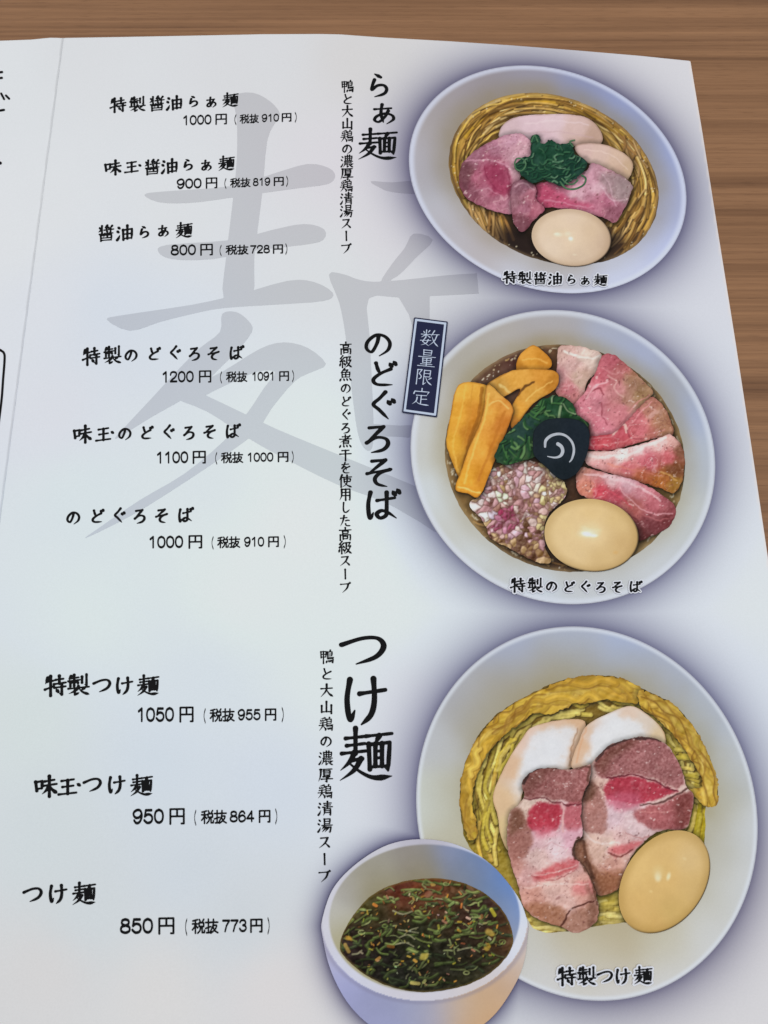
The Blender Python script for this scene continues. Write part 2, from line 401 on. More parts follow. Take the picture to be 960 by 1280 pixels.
# ------------------------------------------------------------------ brush lettering: stroke skeletons on a 100 x 100 grid
def B(t, *p): return (t, [(p[i], p[i + 1]) for i in range(0, len(p), 2)])
WATER = [B('d', 10, 12, 20, 22), B('d', 4, 36, 14, 46), B('T', 6, 93, 14, 82, 22, 62)]
BIRD = [B('t', 72, 3, 66, 14), B('v', 54, 15, 54, 62), B('k', 54, 16, 84, 14, 83, 44), B('h', 55, 30, 83, 29), B('h', 55, 43, 83, 42), B('h', 55, 55, 95, 53),
        B('k', 54, 63, 92, 61, 89, 92, 80, 87), B('d', 50, 74, 45, 90), B('d', 60, 73, 64, 84), B('d', 70, 72, 75, 82), B('d', 79, 71, 84, 79)]
def DK(x, y): return [B('d', x, y, x + 7, y + 11), B('d', x + 12, y - 6, x + 19, y + 5)]
G = {
 'ら': [B('d', 36, 8, 58, 20), B('C', 36, 30, 29, 52, 28, 68, 46, 52, 68, 50, 79, 64, 70, 82, 38, 94)],
 'ぁ': [B('h', 18, 30, 76, 24), B('C', 44, 8, 41, 48, 50, 88), B('C', 66, 36, 54, 64, 34, 86, 19, 78, 28, 60, 56, 48, 80, 56, 84, 74, 62, 94)],
 'の': [B('C', 52, 22, 47, 48, 31, 78, 15, 66, 19, 42, 44, 20, 70, 24, 86, 46, 80, 72, 54, 92)],
 'ど': [B('C', 32, 14, 36, 30, 42, 46), B('C', 76, 34, 44, 50, 24, 70, 36, 86, 80, 87)] + DK(72, 14),
 'と': [B('C', 30, 12, 35, 30, 42, 46), B('C', 80, 32, 44, 50, 22, 72, 36, 88, 84, 89)],
 'ぐ': [B('C', 62, 6, 46, 26, 28, 46, 44, 64, 70, 94)] + DK(68, 34),
 'ろ': [B('z', 28, 16, 68, 12, 21, 64), B('C', 21, 64, 48, 47, 74, 51, 80, 68, 66, 86, 34, 95)],
 'そ': [B('z', 30, 13, 70, 9, 24, 49), B('h', 16, 52, 86, 38), B('C', 82, 39, 54, 50, 39, 67, 46, 84, 74, 92)],
 'ば': [B('C', 18, 12, 12, 48, 16, 88, 26, 72), B('h', 36, 36, 84, 28), B('C', 62, 12, 62, 60, 60, 80, 44, 88, 35, 76, 48, 66, 66, 72, 88, 88)] + DK(78, 8),
 'つ': [B('C', 6, 40, 48, 24, 80, 24, 92, 44, 76, 70, 36, 88)],
 'け': [B('C', 18, 8, 12, 48, 18, 88, 28, 70), B('h', 38, 36, 92, 28), B('C', 67, 6, 69, 48, 62, 78, 42, 98)],
 'を': [B('h', 22, 24, 76, 18), B('C', 46, 6, 36, 32, 20, 56, 42, 40, 56, 48, 56, 70), B('C', 84, 38, 44, 58, 32, 78, 48, 92, 84, 91)],
 'し': [B('C', 36, 8, 34, 60, 42, 86, 62, 86, 84, 66)],
 'た': [B('h', 12, 28, 64, 22), B('T', 40, 6, 30, 52, 10, 94), B('C', 54, 48, 68, 44, 86, 46), B('C', 52, 74, 60, 88, 92, 89)],
 'ス': [B('k', 22, 20, 74, 15, 56, 50), B('T', 70, 18, 52, 56, 10, 92), B('r', 52, 52, 88, 88)],
 'ー': [B('v', 50, 12, 52, 88)],
 'プ': [B('h', 14, 26, 76, 21), B('T', 76, 21, 64, 58, 28, 94), B('o', 88, 7, 95, 14, 88, 21, 81, 14, 88, 7)],
 '大': [B('h', 12, 37, 88, 32), B('T', 50, 6, 46, 50, 10, 94), B('R', 50, 42, 66, 70, 94, 90)],
 '山': [B('v', 50, 10, 50, 78), B('v', 18, 38, 18, 82), B('h', 18, 80, 82, 78), B('v', 83, 34, 83, 90)],
 '干': [B('h', 24, 20, 76, 17), B('h', 8, 47, 92, 43), B('v', 50, 19, 50, 96)],
 '麺': [B('h', 13, 23, 50, 19), B('v', 31, 5, 31, 50), B('h', 15, 36, 48, 32), B('h', 6, 50, 52, 45), B('T', 29, 48, 21, 64, 4, 80), B('z', 21, 63, 43, 59, 30, 74), B('T', 41, 59, 28, 80, 3, 98), B('R', 17, 65, 42, 84, 66, 93, 97, 90),
        B('h', 50, 19, 97, 14), B('t', 74, 18, 66, 33), B('v', 55, 33, 57, 78), B('k', 54, 34, 93, 30, 90, 80, 85, 76), B('v', 67, 33, 67, 72), B('v', 79, 32, 79, 72), B('h', 67, 46, 79, 45), B('h', 67, 58, 79, 57), B('h', 57, 74, 90, 72)],
 '特': [B('t', 17, 12, 6, 40), B('h', 13, 30, 43, 25), B('v', 29, 4, 29, 96), B('h', 4, 66, 44, 51), B('h', 52, 22, 86, 18), B('v', 68, 4, 68, 40), B('h', 44, 42, 97, 36), B('h', 46, 59, 96, 54), B('k', 79, 44, 79, 92, 66, 84), B('d', 54, 66, 63, 79)],
 '製': [B('t', 16, 8, 7, 23), B('h', 10, 19, 50, 14), B('h', 4, 31, 54, 26), B('v', 30, 2, 30, 54), B('v', 13, 38, 13, 54), B('k', 13, 39, 47, 36, 47, 50), B('v', 65, 12, 65, 40), B('k', 85, 2, 85, 53, 76, 48), B('d', 46, 52, 51, 60), B('h', 4, 66, 96, 60), B('T', 47, 63, 34, 77, 6, 90), B('k', 33, 75, 33, 96, 52, 86), B('t', 74, 66, 60, 76), B('R', 50, 64, 68, 84, 98, 96)],
 '醤': [B('v', 27, 4, 27, 47), B('d', 11, 12, 18, 22), B('t', 24, 30, 6, 42), B('t', 58, 2, 42, 18), B('d', 50, 14, 54, 21), B('d', 62, 11, 66, 19), B('t', 86, 6, 74, 20), B('h', 40, 31, 95, 27), B('k', 77, 20, 77, 48, 68, 44), B('d', 52, 36, 59, 44), B('h', 12, 56, 90, 51), B('v', 20, 63, 21, 98), B('k', 20, 64, 82, 61, 81, 98), B('t', 44, 54, 36, 74), B('v', 58, 54, 58, 71), B('h', 21, 80, 81, 79), B('h', 21, 94, 81, 93)],
 '油': WATER + [B('v', 40, 32, 42, 94), B('k', 40, 33, 92, 28, 90, 92), B('v', 65, 6, 65, 88), B('h', 42, 59, 90, 56), B('h', 42, 86, 90, 84)],
 '味': [B('v', 6, 28, 11, 68), B('k', 6, 29, 35, 25, 33, 62), B('h', 11, 60, 34, 57), B('h', 46, 27, 88, 21), B('h', 38, 47, 98, 40), B('v', 66, 4, 66, 96), B('T', 64, 46, 54, 66, 34, 84), B('R', 68, 46, 80, 66, 100, 82)],
 '玉': [B('h', 18, 22, 76, 16), B('h', 22, 52, 74, 47), B('h', 4, 88, 88, 82), B('v', 47, 20, 47, 86), B('d', 92, 38, 104, 47)],
 '鴨': [B('v', 7, 14, 9, 56), B('k', 7, 14, 43, 12, 41, 54), B('h', 9, 32, 42, 31), B('h', 9, 51, 42, 50), B('v', 25, 12, 25, 96)] + BIRD,
 '鶏': [B('t', 42, 5, 12, 14), B('d', 11, 20, 16, 29), B('d', 26, 18, 29, 27), B('t', 45, 16, 36, 29), B('h', 10, 42, 45, 37), B('h', 3, 58, 51, 53), B('T', 28, 38, 23, 66, 3, 94), B('r', 28, 58, 50, 86)] + BIRD,
 '濃': WATER + [B('v', 36, 12, 38, 44), B('k', 36, 13, 88, 10, 86, 44), B('v', 54, 3, 54, 42), B('v', 70, 3, 70, 42), B('h', 38, 27, 86, 26), B('h', 38, 42, 86, 41), B('h', 31, 53, 94, 50), B('T', 36, 52, 34, 74, 22, 96), B('h', 48, 62, 84, 60), B('h', 38, 73, 96, 70), B('k', 52, 72, 52, 95, 66, 85), B('t', 86, 74, 74, 83), B('R', 64, 72, 77, 86, 98, 96)],
 '厚': [B('h', 12, 14, 92, 10), B('T', 19, 14, 17, 56, 4, 94), B('v', 38, 24, 40, 53), B('k', 38, 24, 80, 22, 78, 52), B('h', 40, 37, 78, 36), B('h', 40, 51, 78, 50), B('z', 34, 63, 78, 60, 59, 73), B('k', 58, 70, 58, 96, 46, 90), B('h', 22, 79, 96, 75)],
 '清': WATER + [B('h', 42, 16, 90, 12), B('h', 46, 28, 85, 25), B('h', 34, 41, 98, 37), B('v', 65, 3, 65, 40), B('T', 46, 52, 46, 78, 38, 96), B('k', 46, 52, 85, 50, 85, 94, 76, 89), B('h', 47, 64, 84, 63), B('h', 47, 77, 84, 76)],
 '湯': WATER + [B('v', 46, 8, 48, 41), B('k', 46, 8, 83, 6, 81, 40), B('h', 48, 23, 81, 22), B('h', 48, 39, 81, 38), B('h', 32, 51, 98, 47), B('T', 48, 52, 42, 62, 30, 76), B('k', 46, 62, 90, 60, 83, 96, 74, 91), B('t', 60, 62, 32, 94), B('t', 75, 62, 50, 94)],
 '高': [B('v', 50, 2, 50, 17), B('h', 8, 21, 92, 17), B('v', 30, 28, 32, 46), B('k', 30, 28, 71, 26, 69, 45), B('h', 32, 44, 69, 43), B('v', 14, 56, 14, 96), B('k', 14, 56, 87, 54, 87, 94, 77, 89), B('v', 34, 66, 35, 87), B('k', 34, 66, 67, 65, 66, 86), B('h', 35, 84, 66, 83)],
 '級': [B('z', 27, 4, 9, 28, 26, 33), B('z', 38, 18, 7, 51, 43, 44), B('d', 34, 36, 43, 50), B('v', 25, 48, 25, 96), B('d', 11, 60, 5, 82), B('d', 35, 60, 43, 75), B('z', 48, 16, 85, 12, 72, 40), B('z', 72, 40, 89, 37, 75, 66), B('T', 75, 66, 62, 84, 44, 96), B('T', 58, 16, 56, 58, 40, 93), B('R', 58, 48, 73, 76, 98, 94)],
 '魚': [B('t', 41, 2, 10, 36), B('z', 36, 14, 66, 11, 51, 29), B('v', 21, 30, 23, 69), B('k', 21, 31, 81, 28, 79, 67), B('h', 23, 48, 79, 47), B('h', 23, 67, 79, 66), B('v', 50, 30, 50, 66), B('d', 15, 78, 6, 96), B('d', 34, 78, 39, 93), B('d', 56, 77, 63, 91), B('d', 77, 75, 91, 92)],
 '煮': [B('h', 26, 16, 72, 13), B('v', 48, 2, 48, 32), B('h', 6, 35, 94, 31), B('T', 82, 8, 50, 37, 10, 60), B('v', 34, 46, 35, 71), B('k', 34, 46, 73, 44, 72, 71), B('h', 35, 57, 72, 56), B('h', 35, 69, 72, 68), B('d', 15, 79, 6, 96), B('d', 34, 79, 39, 93), B('d', 56, 78, 63, 91), B('d', 77, 76, 91, 92)],
 '使': [B('t', 25, 4, 4, 46), B('v', 18, 30, 18, 96), B('h', 30, 22, 96, 18), B('v', 40, 34, 42, 56), B('k', 40, 35, 87, 32, 85, 55), B('h', 42, 54, 85, 53), B('T', 62, 6, 62, 54, 53, 76, 26, 96), B('R', 44, 64, 66, 82, 98, 96)],
 '用': [B('T', 22, 12, 22, 60, 8, 94), B('k', 22, 12, 83, 10, 83, 94, 72, 89), B('h', 23, 36, 82, 34), B('h', 23, 60, 82, 58), B('v', 52, 12, 52, 94)],
 '数': [B('d', 13, 10, 20, 20), B('t', 46, 4, 36, 19), B('h', 3, 30, 56, 26), B('v', 29, 2, 29, 48), B('t', 27, 30, 3, 50), B('r', 31, 30, 54, 46), B('z', 27, 48, 14, 72, 48, 94), B('T', 43, 58, 34, 80, 5, 96), B('h', 2, 67, 58, 62), B('t', 71, 2, 54, 40), B('h', 62, 26, 98, 22), B('T', 87, 25, 76, 62, 48, 94), B('R', 61, 38, 76, 70, 100, 94)],
 '量': [B('v', 28, 5, 30, 35), B('k', 28, 6, 73, 5, 71, 34), B('h', 30, 20, 71, 19), B('h', 30, 33, 71, 32), B('h', 3, 45, 97, 42), B('v', 27, 52, 29, 77), B('k', 27, 53, 75, 51, 73, 76), B('h', 29, 64, 73, 63), B('h', 29, 76, 73, 75), B('v', 50, 52, 50, 95), B('h', 18, 86, 82, 84), B('h', 3, 97, 97, 95)],
 '限': [B('z', 12, 9, 36, 7, 22, 32), B('C', 22, 32, 35, 46, 30, 60, 20, 62), B('v', 12, 9, 12, 96), B('k', 50, 9, 50, 94, 66, 80), B('k', 50, 10, 85, 8, 84, 48), B('h', 50, 28, 84, 27), B('h', 50, 47, 84, 46), B('t', 92, 52, 74, 64), B('R', 60, 48, 75, 76, 100, 94)],
 '定': [B('v', 50, 2, 50, 15), B('d', 12, 18, 7, 36), B('z', 12, 21, 91, 18, 82, 32), B('h', 22, 43, 80, 40), B('v', 50, 42, 50, 85), B('h', 52, 63, 82, 60), B('T', 28, 54, 24, 76, 4, 96), B('R', 22, 74, 44, 90, 98, 93)],
}
PROF = {'h': [(0, 1.0), (.12, .72), (.75, .70), (.93, 1.12), (1, .75)], 'v': [(0, 1.12), (.12, .92), (.8, .88), (1, 1.0)], 'k': [(0, 1.0), (.2, .8), (.8, .95), (1, .25)],
        'z': [(0, 1.0), (.3, .8), (.5, 1.05), (1, .55)], 't': [(0, 1.2), (.4, .95), (1, .15)], 'T': [(0, 1.15), (.45, .95), (1, .15)], 'r': [(0, .45), (.6, 1.05), (.85, 1.35), (1, .3)],
        'R': [(0, .4), (.5, .95), (.8, 1.45), (1, .2)], 'd': [(0, .4), (.6, 1.25), (1, .95)], 'C': [(0, 1.05), (.15, .85), (.6, 1.0), (.85, .9), (1, .3)], 'o': [(0, .5), (1, .5)], 'm': [(0, 1), (1, 1)], 'M': [(0, 1), (1, 1)]}
def outline(t, pts, wt):
    """dense centre line with radii"""
    if t in 'CTRM': P = catmull(pts, n=6)
    else:
        P = []
        for a, b in zip(pts[:-1], pts[1:]):
            for k in range(5): P.append((a[0] + (b[0] - a[0]) * k / 5, a[1] + (b[1] - a[1]) * k / 5))
        P.append(pts[-1])
    L = [0]
    for a, b in zip(P[:-1], P[1:]): L.append(L[-1] + math.hypot(b[0] - a[0], b[1] - a[1]))
    pr = PROF[t]; s = np.interp(np.array(L) / L[-1], [q[0] for q in pr], [q[1] for q in pr])
    # broad nib held at a slant: level strokes come out thinner
    out = []
    for i, p in enumerate(P):
        a = P[max(i - 1, 0)]; b = P[min(i + 1, len(P) - 1)]
        ang = math.atan2(b[1] - a[1], b[0] - a[0]); nib = 0.80 + 0.24 * abs(math.sin(ang - 0.25))
        out.append(s[i] * wt * (1.0 if t in 'mM' else nib))
    return P, out
_cache = {}
def glyph(ch, wt, step, grow=0.0):
    key = (ch, wt, step, grow)
    if key not in _cache:
        k = float(np.interp(len(G[ch]), [5, 9, 14, 20], [1.0, .93, .80, .68])) if ch not in '0123456789円税抜（）' else 1.0
        S = [outline(t, p, wt * k) for t, p in G[ch]]
        def sdf(x, y):
            d = np.full(x.shape, 1e9)
            for P, R in S:
                m = max(R) + grow + 3 * step
                b = bounds(P, m); q = (x > b[0]) & (x < b[2]) & (y > b[1]) & (y < b[3])
                if q.any(): d[q] = np.minimum(d[q], seg_dist(x[q], y[q], P, R) - grow)
            return np.where(d > 1e8, 3 * step, d)
        _cache[key] = march(-14 - grow, -14 - grow, 116 + grow, 114 + grow, step, sdf)
    return _cache[key]
def lettering(name, chars, places, layer, parent, label, wt=5.0, mat=None, grow=0.0, px=0.5, skew=0.0, cols=None):
    """places: per character (centre x, centre y, width, height, turn)"""
    VX, VY, TT, n = [], [], [], 0
    for ch, (cx, cy, sx, sy, rot) in zip(chars, places):
        x, y, T = glyph(ch, wt, round(100 * px / max(sx, sy), 1), grow)
        u = (x - 50) / 100 * sx; v = (y - 50) / 100 * sy - skew * (x - 50) / 100 * sx
        c, s = math.cos(rot), math.sin(rot)
        VX.append(cx + u * c - v * s); VY.append(cy + u * s + v * c); TT.append(T + n); n += len(x)
    X, Y, T = np.concatenate(VX), np.concatenate(VY), np.concatenate(TT)
    P = onto(X, Y); P[:, 2] += layer * LAYER
    return mesh_obj(name, P, fix_up(P, T), mat or M_INK, None, parent, label)

# dish names: centre of every character as measured
def dn(chars, xy, sx, sy, kana=.84, skew=.06, wt=8.2):
    pl = []
    for ch, (x, y) in zip(chars, xy):
        k = kana if ch in 'らのどぐろそばつけ' else (.78 if ch == 'ぁ' else 1.0)
        if ch == '玉': k = .92
        pl.append((x, y, sx * k, sy * k, 0))
    lettering('dish_name', chars, pl, 2, menu, 'dish name reading ' + chars, wt=wt, skew=skew, px=.42)
dn('特製醤油らぁ麺', [(147.6, 131.5), (172, 130.4), (196, 129.5), (217.9, 128.7), (241.5, 126.7), (264, 128), (288, 124.7)], 20.5, 18.5)
dn('味玉醤油らぁ麺', [(141, 209.7), (165.2, 208.5), (190.2, 209), (212, 207.7), (234.7, 206), (257.8, 207), (283, 204)], 21, 19)
dn('醤油らぁ麺', [(132.5, 291.5), (156, 291), (180, 290), (204, 289), (230, 287.5)], 21.5, 20)
dn('特製のどぐろそば', [(114, 445.8), (140.8, 444), (163.8, 444), (192.3, 442.3), (218, 441.3), (242.9, 442.3), (267, 442.3), (295.5, 441.3)], 22.5, 22)
dn('味玉のどぐろそば', [(103, 543), (130, 542.5), (156, 542), (183, 541), (210, 540.3), (236, 541), (262, 540.3), (291, 539.3)], 23, 22.5)
dn('のどぐろそば', [(91.6, 646.9), (121.2, 645.2), (148.3, 644.5), (174.5, 645.2), (202, 645.2), (231.9, 644.1)], 24, 23.5)
dn('特製つけ麺', [(69.2, 857.3), (98.4, 856.2), (127.5, 856.2), (155.6, 857.3), (185.1, 856.2)], 28, 26.5, skew=.04)
dn('味玉つけ麺', [(57.2, 983.1), (85.5, 983), (115.5, 980.2), (145.8, 981.3), (176.8, 981.3)], 28.5, 27.5, skew=.04)
dn('つけ麺', [(41, 1117.5), (72.5, 1117.5), (105, 1116.5)], 30, 29, skew=.04)

# prices: upright monoline sans serif figures
def M(*p): return ('m', [(p[i], p[i + 1]) for i in range(0, len(p), 2)])
def MC(*p): return ('M', [(p[i], p[i + 1]) for i in range(0, len(p), 2)])
_six = [(86, 22), (66, 4), (34, 8), (11, 36), (7, 66), (24, 93), (58, 96), (90, 80), (91, 58), (66, 41), (32, 45), (9, 66)]
G.update({
 '0': [MC(50, 4, 82, 17, 93, 50, 82, 83, 50, 96, 18, 83, 7, 50, 18, 17, 50, 4)], '1': [M(22, 24, 58, 4, 58, 96)],
 '2': [MC(9, 31, 18, 11, 50, 4, 82, 12, 88, 32, 66, 58, 30, 77, 9, 95), M(9, 95, 92, 95)],
 '3': [MC(10, 22, 28, 6, 62, 5, 84, 20, 78, 40, 50, 47), MC(50, 47, 82, 55, 90, 76, 66, 95, 28, 94, 7, 76)],
 '4': [M(70, 96, 70, 5, 6, 70, 95, 70)], '5': [M(84, 6, 24, 6, 14, 50), MC(14, 50, 44, 36, 80, 43, 92, 68, 76, 91, 38, 96, 8, 78)],
 '6': [MC(*[v for p in _six for v in p])], '9': [MC(*[v for p in _six for v in (100 - p[0], 100 - p[1])])], '7': [M(7, 6, 93, 6, 54, 50, 36, 96)],
 '8': [MC(50, 4, 80, 12, 82, 34, 50, 46, 18, 34, 20, 12, 50, 4), MC(50, 46, 88, 57, 90, 84, 50, 96, 10, 84, 12, 57, 50, 46)],
 '円': [M(8, 6, 8, 98), M(8, 6, 92, 6, 92, 96, 78, 96), M(50, 6, 50, 50), M(8, 51, 92, 51)],
 '税': [M(42, 5, 6, 13), M(3, 33, 46, 33), M(26, 9, 26, 97), MC(26, 36, 18, 55, 3, 73), M(29, 44, 44, 60), M(57, 4, 65, 19), M(92, 3, 82, 19), M(56, 26, 56, 51, 92, 51, 92, 26, 56, 26), MC(66, 51, 62, 78, 45, 96), M(80, 51, 80, 93, 98, 93, 99, 78)],
 '抜': [M(3, 25, 39, 25), M(24, 3, 24, 95, 10, 94), M(2, 65, 41, 53), M(43, 24, 98, 24), MC(64, 4, 60, 46, 36, 95), MC(60, 46, 88, 46, 76, 74, 44, 97), MC(60, 52, 74, 80, 99, 95)],
 '（': [MC(86, 2, 56, 24, 44, 50, 56, 76, 86, 98)], '）': [MC(14, 2, 44, 24, 56, 50, 44, 76, 14, 98)]})
def price(big, small, xs, yl, yr, hb, hs):
    """xs: digits 0-1, yen 2-3, bracket 4, tax word 5-6, digits 7-8, yen 9-10, bracket 11 (measured extents)"""
    VX, VY, TT, n = [], [], [], 0
    x_a, x_b = xs[0], xs[11]
    def put(ch, x0, x1, top, bot, wt):
        nonlocal n
        x, y, T = glyph(ch, wt, 3.4 if bot + top < 13 else 2.8)
        X = x0 + x / 100 * (x1 - x0); base = yl + (yr - yl) * (X - x_a) / (x_b - x_a)
        VX.append(X); VY.append(base - top + y / 100 * (top + bot)); TT.append(T + n); n += len(x)
    def num(t, x0, x1, h, wt):
        w_ = (x1 - x0) / len(t); g = w_ * .055
        for i, ch in enumerate(t): put(ch, x0 + i * w_ + g, x0 + (i + 1) * w_ - g, h, 0.1, wt)
    num(big, xs[0] - .3, xs[1] + .3, hb, 10.4)
    put('円', xs[2], xs[3], hb * 1.06, hb * .10, 6.4)
    put('（', xs[4] - 1.2, xs[4] + 2.6, hs * 1.10, hs * .22, 9.5)
    m = (xs[5] + xs[6]) / 2
    put('税', xs[5], m - .4, hs * 1.12, hs * .14, 6.6); put('抜', m + .4, xs[6], hs * 1.12, hs * .14, 6.6)
    num(small, xs[7], xs[8], hs, 10.6)
    put('円', xs[9], xs[10], hs * 1.06, hs * .10, 7.2)
    put('）', xs[11] - 2.6, xs[11] + 1.2, hs * 1.10, hs * .22, 9.5)
    X, Y, T = np.concatenate(VX), np.concatenate(VY), np.concatenate(TT)
    P = onto(X, Y); P[:, 2] += 2 * LAYER
    mesh_obj('price', P, fix_up(P, T), M_INK, None, menu, f'price reading {big}円 ( 税抜 {small}円 )')
price('1000', '910', (228, 264.3, 269, 284, 293, 300, 323, 327, 349, 352, 364.5, 371), 156.3, 150.6, 11.3, 9)
price('900', '819', (221, 252, 257, 272, 280.5, 288, 312.6, 316, 338, 342, 355, 360.3), 235.8, 230.8, 11.6, 9.2)
price('800', '728', (213.5, 245, 250, 266.5, 274.5, 282.5, 310, 312.5, 337.5, 341, 354, 359.3), 319, 315.6, 12.3, 9.6)
price('1200', '1091', (202, 242.2, 248.4, 264.5, 275, 283, 308.5, 314.4, 344, 348.8, 361.5, 367.7), 477.8, 474.8, 13, 10.3)
price('1100', '1000', (195, 235.3, 240.5, 257.7, 269, 276.6, 303.4, 308.5, 341.9, 347, 360.8, 367.2), 578.9, 576, 13.6, 10.6)
price('1000', '910', (185.5, 229, 235.3, 253.2, 264.5, 272, 299.6, 305, 330.5, 335, 348.8, 357.2), 684.9, 682.2, 14.2, 11.2)
price('1050', '955', (170.8, 217.6, 224, 242.4, 254.6, 262.6, 292.7, 297, 326, 331, 345.6, 354.7), 901.8, 899, 16.6, 12.8)
price('950', '864', (165.8, 205, 211.4, 231.4, 242.8, 251.7, 283, 287, 318, 323.3, 338.3, 346.6), 1029.4, 1026.4, 17.3, 13.4)
price('850', '773', (150, 191.5, 197.5, 218.5, 231.5, 240.2, 272.5, 277.5, 309, 312.5, 328.5, 337), 1166.6, 1163.6, 18, 14.6)

# headings
lettering('heading', 'らぁ麺', [(473, 106.6, 36, 33, .02), (479.5, 142.5, 36, 28, .02), (472.1, 180, 50, 41, .02)], 2, menu, 'heading reading らぁ麺', wt=6.2, px=.45)
lettering('heading', 'のどぐろそば', [(472.5, 429.8, 41, 36, 0), (477.6, 467.3, 42, 37, 0), (476.5, 506.9, 44, 38, 0), (471.5, 548.2, 45, 39, 0), (473.4, 591.4, 43, 40, 0), (477.8, 631.6, 46, 42, 0)], 2, menu, 'heading reading のどぐろそば', wt=6.2, px=.45)
lettering('heading', 'つけ麺', [(454, 811, 61, 50, 0), (456.6, 875.9, 60, 62, 0), (457.5, 942, 69, 70, 0)], 2, menu, 'heading reading つけ麺', wt=6.1, px=.5)
# descriptions, set vertically
def column(chars, p0, p1, s0, s1, label):
    N = len(chars); pl = []
    for i, ch in enumerate(chars):
        t = i / (N - 1); s = s0 + (s1 - s0) * t
        k = .9 if ch in 'とのどぐろをしたスープ' else 1
        pl.append((p0[0] + (p1[0] - p0[0]) * t, p0[1] + (p1[1] - p0[1]) * t, s * k, s * .98 * k, 0))
    lettering('description', chars, pl, 2, menu, 'description reading ' + chars, wt=7.0, px=.38)
column('鴨と大山鶏の濃厚鶏清湯スープ', (434.6, 108.3), (432.6, 310.6), 16.2, 16.6, '')
column('高級魚のどぐろ煮干を使用した高級スープ', (432.3, 435.5), (431.4, 734.2), 16.2, 17.4, '')
column('鴨と大山鶏の濃厚鶏清湯スープ', (408.9, 821.2), (405.3, 1095), 18.2, 19.6, '')
# scraps of lettering and a frame on the neighbouring page
def strokes_px(name, items, label):
    def sdf(x, y):
        d = np.full(x.shape, 1e9)
        for P, r in items: d = np.minimum(d, seg_dist(x, y, P) - r)
        return d
    allp = [p for P, r in items for p in P]
    printed(name, bounds(allp, 5), .6, sdf, None, 2, menu, label, M_INK)
strokes_px('heading', [([(-14, 92), (2.6, 90.2)], 1.5), ([(-14, 99), (2.4, 97.5)], 1.5), ([(1.5, 117), (5.2, 124)], 1.4), ([(7.5, 119.5), (11.5, 123.5)], 1.4), ([(-14, 118), (-2, 116)], 1.6), ([(-16, 140), (-4, 139), (5, 137.5)], 1.5), ([(-12, 200), (0.5, 204)], 2.0)], 'cut-off heading at the edge of the neighbouring page')
strokes_px('frame_line', [(catmull([(-60, 440), (-6, 437.5), (1.5, 438.5), (5.2, 442), (5.8, 450), (4, 474), (2, 500), (-3, 540), (-11, 600)], n=5), 1.5)], 'rounded black frame on the neighbouring page')

# ------------------------------------------------------------------ printed bowl photographs
def wall(R, r_in, pts, rim, rimw=.035, inner=None, tint=(138, 124, 98)):
    def paint(x, y):
        r = R(x, y)
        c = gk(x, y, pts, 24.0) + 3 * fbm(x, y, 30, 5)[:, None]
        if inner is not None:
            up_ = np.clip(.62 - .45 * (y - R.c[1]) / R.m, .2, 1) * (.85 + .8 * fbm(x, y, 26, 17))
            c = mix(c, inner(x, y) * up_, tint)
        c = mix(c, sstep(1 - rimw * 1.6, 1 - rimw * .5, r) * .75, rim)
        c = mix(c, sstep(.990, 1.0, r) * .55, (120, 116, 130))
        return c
    return paint
_queue = []
def region(name, box, step, sdf, paint, layer, parent, label=None):
    if parent is menu: return printed(name, box, step, sdf, paint, layer, parent, label)
    _queue.append((name, box, step, sdf, paint, layer, parent, label))
def flush():
    """lay the queued pieces of one photograph; a piece printed over another was photographed lying on it, with its contact edge"""
    for it in _queue:
        name, box, step, sdf, paint, layer, parent, label = it
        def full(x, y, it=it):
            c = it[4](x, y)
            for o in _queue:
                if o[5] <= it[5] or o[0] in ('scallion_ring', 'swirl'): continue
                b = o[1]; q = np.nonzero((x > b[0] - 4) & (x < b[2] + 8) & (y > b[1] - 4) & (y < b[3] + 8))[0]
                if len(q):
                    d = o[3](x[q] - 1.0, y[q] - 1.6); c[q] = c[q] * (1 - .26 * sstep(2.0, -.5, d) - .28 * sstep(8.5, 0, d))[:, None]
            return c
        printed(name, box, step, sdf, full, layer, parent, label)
    _queue.clear()
